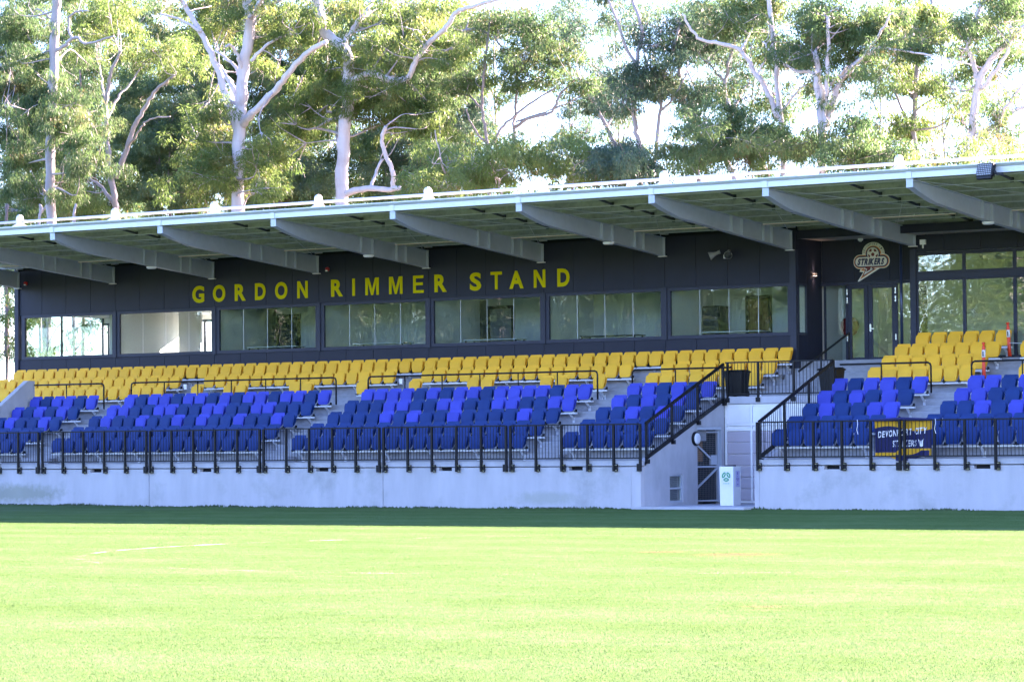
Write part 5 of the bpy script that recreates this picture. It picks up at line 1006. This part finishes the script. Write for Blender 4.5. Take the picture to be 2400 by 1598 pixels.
T_('gum_tree', 'dark-limbed gum with hanging bright foliage above the club badge', 49, [([(2108, 560), (2105, 384), (2105, 234), (2118, 100), (2138, 33), (2145, 0)], 7.5, 3.5), ([(2092, 300), (2088, 286), (2061, 217), (2031, 167)], 5, 2), ([(2104, 240), (2065, 165), (2055, 120)], 4, 2), ([(2104, 255), (2150, 225), (2200, 215)], 3, 1.5), ([(2105, 300), (2160, 290), (2200, 255)], 3, 1.5)], [(2130, 60, 55, 40, 28), (2080, 30, 45, 30, 16), (2065, 290, 30, 55, 24), (2075, 180, 45, 40, 18), (2130, 180, 40, 40, 14), (2160, 250, 40, 30, 8), (2160, 30, 40, 30, 12), (2190, 80, 35, 35, 10)], 'bark_grey', 'leaf_bright', per=115, droop=1.2)
T_('gum_tree', 'pale gum with wide V-shaped fork behind the floodlight', 45, [([(2226, 560), (2225, 378), (2238, 284), (2252, 184), (2275, 145), (2305, 110), (2340, 75), (2375, 40)], 11, 5), ([(2248, 187), (2238, 150), (2228, 100), (2248, 33), (2255, 0)], 6.5, 3.5), ([(2255, 205), (2292, 160), (2319, 110), (2325, 60)], 6, 3), ([(2237, 318), (2270, 300), (2299, 284), (2330, 258), (2375, 240)], 6.5, 4), ([(2300, 330), (2297, 300), (2299, 284), (2310, 250), (2355, 190)], 5, 3), ([(2234, 310), (2215, 280), (2208, 250)], 3, 1.5), ([(2330, 255), (2320, 215), (2300, 190), (2290, 160)], 3, 1.2)], [(2265, 110, 45, 45, 26), (2320, 40, 40, 40, 16), (2340, 150, 30, 30, 6), (2215, 215, 40, 30, 12), (2285, 235, 22, 50, 16), (2340, 90, 35, 40, 12), (2200, 140, 30, 30, 6), (2235, 40, 40, 40, 10)], 'bark_white', 'leaf_mid', per=110)
# under-storey in front of and between the big trunks
U_ = dict(spread=2.6, back=0.0, twig=0.35, dens=0.8, cr=(0.35, 0.95), group='bushy young trees behind the roof')
def bush(label, Y, stem, clumps, bk, lf, limbs=1, **k):
    top = min(c[1] for c in clumps); sk = [([(stem, 560), (stem + 3, 470), (stem - 2, (470 + top) / 2), (stem + rng.uniform(-12, 12), top)], 4, 1.5)]
    for _q in range(limbs):
        lo_ = top + 0.35 * (470 - top); y0 = rng.uniform(min(lo_, 429), 430) if top < 430 else top + 20; sg = 1 if _q % 2 else -1; sk.append(([(stem, y0), (stem + sg * rng.uniform(8, 18), y0 - rng.uniform(25, 45)), (stem + sg * rng.uniform(20, 50), y0 - rng.uniform(70, 120))], 2.6, 1.0))
    T_('young_tree', label, Y, sk, clumps, bk, lf, **{**U_, **k})
bush('dense dark evergreen between the twin-stem gum and the big white gum', 58, 390, [(330, 400, 70, 60, 60), (420, 330, 60, 60, 50), (400, 440, 80, 40, 50), (450, 250, 50, 60, 40), (330, 320, 50, 50, 30)], 'bark_dark', 'leaf_dark', per=150)
bush('shadowy tree filling the gap left of the twin-stem gum', 60, 190, [(190, 450, 60, 40, 40), (170, 380, 50, 50, 34), (230, 380, 40, 60, 30), (180, 250, 50, 60, 30), (300, 230, 60, 60, 40), (330, 60, 60, 60, 40)], 'bark_dark', 'leaf_dark', per=140)
bush('green tree behind the fork of the big white gum', 62, 640, [(620, 290, 60, 60, 50), (680, 170, 60, 60, 46), (620, 420, 80, 40, 46), (700, 400, 50, 50, 40), (560, 120, 60, 70, 40), (730, 60, 50, 50, 30), (470, 130, 60, 70, 44)], 'bark_dark', 'leaf_mid', per=130)
bush('tree with dark lower boughs behind the elbow-branched gum', 60, 900, [(860, 360, 60, 50, 30), (960, 360, 60, 50, 34), (1000, 300, 50, 50, 30), (930, 430, 60, 30, 26), (740, 400, 35, 50, 22), (1020, 130, 50, 60, 34), (1060, 250, 40, 50, 24), (900, 150, 50, 50, 26)], 'bark_dark', 'leaf_blue', per=120)
bush('bright yellow-green bush above the roof left of letters STAND', 34, 1030, [(1010, 370, 40, 35, 28), (1060, 400, 50, 30, 26), (960, 420, 40, 25, 14)], 'bark_grey', 'leaf_bright', per=110)
bush('yellow-green bush at the roof line below the thin pale stems', 34, 1150, [(1140, 380, 50, 35, 30), (1200, 385, 40, 30, 18), (1100, 410, 40, 20, 12)], 'bark_grey', 'leaf_bright', per=110)
bush('loose olive bush at the roof line below the open sky', 38, 1320, [(1320, 355, 50, 35, 28), (1290, 390, 40, 25, 16), (1370, 385, 45, 25, 18), (1250, 395, 40, 20, 10)], 'bark_grey', 'leaf_bright', per=100)
bush('dense blue-green conifer-like bush rising over the roof', 36, 1440, [(1430, 370, 45, 22, 36), (1460, 390, 45, 22, 34), (1400, 360, 35, 20, 16)], 'bark_dark', 'leaf_blue', per=150, W=(0.03, 0.045))
bush('olive young tree around the leaning trunk', 40, 1610, [(1600, 330, 45, 40, 30), (1660, 300, 50, 35, 32), (1640, 370, 60, 30, 26), (1720, 310, 45, 40, 26), (1550, 360, 35, 30, 14)], 'bark_grey', 'leaf_mid', per=110)
bush('grey-green young tree between the leaning and the multi-stemmed gums', 42, 1770, [(1770, 315, 40, 45, 24), (1820, 350, 40, 30, 18), (1740, 370, 40, 25, 16), (1840, 300, 30, 30, 8)], 'bark_grey', 'leaf_mid', per=105)
bush('feathery green young tree right of the multi-stemmed gum', 40, 1970, [(1950, 315, 45, 40, 30), (2000, 350, 45, 30, 26), (1950, 270, 35, 30, 12), (1920, 370, 40, 20, 12), (2050, 360, 40, 25, 16)], 'bark_dark', 'leaf_mid', per=110)
bush('sparse olive bush at the roof line near the floodlight', 38, 2310, [(2300, 350, 45, 25, 18), (2200, 365, 40, 20, 9), (2340, 370, 30, 15, 8), (2140, 375, 40, 15, 7)], 'bark_grey', 'leaf_bright', per=85)
bush('tree seen past the left end of the wall', 30, 14, [(20, 640, 26, 40, 16), (15, 720, 30, 50, 16), (30, 780, 25, 40, 10), (8, 560, 25, 40, 10)], 'bark_dark', 'leaf_bright', per=110)
for j, (x0, Y, nm) in enumerate(((20, 66, 'far left, behind the leftmost gum'), (90, 36, 'seen through the first window'), (170, 38, 'seen through the second window'))):
    bush(f'leafy tree {nm}', Y, x0, [(x0, 640, 60, 50, 24), (x0 + 30, 740, 80, 50, 34), (x0 - 10, 800, 70, 40, 20)] if j else [(20, 120, 70, 110, 40), (110, 300, 90, 110, 60), (60, 480, 90, 60, 40), (230, 130, 60, 80, 30)], 'bark_grey' if j else 'bark_dark', 'leaf_bright' if j else 'leaf_dark', per=100, dens=0.2 if j else 0.8)
# trees behind everything, closing the view on the left
for j in range(8):
    x0 = 55 + 138 * j + rng.uniform(-15, 15)
    cl = [(x0 + rng.uniform(-25, 25), y, 80, 50, 24) for y in (30, 105, 180, 255, 330, 405, 470)]
    bush(f'tall dense background tree, {ordn(j + 1)} from left in the back row', 68 + rng.uniform(-5, 6), x0, cl, 'bark_grey', ('leaf_dark', 'leaf_mid', 'leaf_mid', 'leaf_bright')[j % 4], per=110, dens=1.5, cr=(0.8, 1.4), spread=3.0, L=(0.25, 0.42), W=(0.04, 0.06))
for j in range(9):
    x0 = 1150 + 145 * j + rng.uniform(-20, 20)
    cl = [(x0 + rng.uniform(-50, 50), y + rng.uniform(-20, 20), 55, 35, n_) for y, n_ in ((35, 14), (100, 10), (170, 8), (250, 10 if j < 3 else 5), (330, 12))]
    bush(f'slim distant gum against the sky, {ordn(j + 1)} from left in the back row', 66 + rng.uniform(-5, 6), x0, cl, 'bark_grey', ('leaf_mid', 'leaf_blue', 'leaf_mid')[j % 3], per=90, dens=1.15, cr=(0.5, 1.0), spread=3.0, twig=0.9, limbs=5)
# trees across the pitch, seen mirrored in the glass
def far_tree(i, lf):
    x = -240 + (i % 18) * 12.5 + (6 if i > 17 else 0) - (3 if i > 35 else 0) + rng.uniform(-3, 3); y = (-104 if i < 18 else -116 if i < 36 else -130) + rng.uniform(-4, 5); H = rng.uniform(17, 25) + (4 if i > 17 else 0) + (4 if i > 35 else 0)
    r = thing('far_tree', f'sunlit tree mirrored in the glass, {ordn(i % 18 + 1)} along the {"far touchline" if i < 18 else "second row beyond it" if i < 36 else "third row beyond it"}', 'tree', (x, y, 0), group='trees across the pitch mirrored in the glass')
    MB().tube([(0, 0, -0.2), (0.1, 0, H * 0.4), (-0.1, 0.1, H * 0.8)], [0.4, 0.3, 0.1], 8).build('trunk', 'bark_grey', r, smooth=True)
    C = []; R = []
    for _ in range(230):
        z = rng.uniform(1.0, H); w_ = 6.0 * (1 - (z / H) ** 2) ** 0.5 + 0.8; a = rng.uniform(0, 6.28); q = math.sqrt(rng.random()) * w_
        C.append((q * math.cos(a), q * math.sin(a), z)); R.append(rng.uniform(1.0, 1.8))
    me, n_ = leaf_mesh(C, R, 60, 0.5, 0.9, 0.14, 0.24, 0.8); me.materials.append(MAT[lf]); link('crown', me, r)
for i in range(54): far_tree(i, ('leaf_blue', 'leaf_dark', 'leaf_mid')[i % 3] if i % 18 < 11 else ('leaf_bright', 'leaf_mid')[i % 2])
print('LEAVES', NLEAF, 'objects', len(bpy.data.objects))
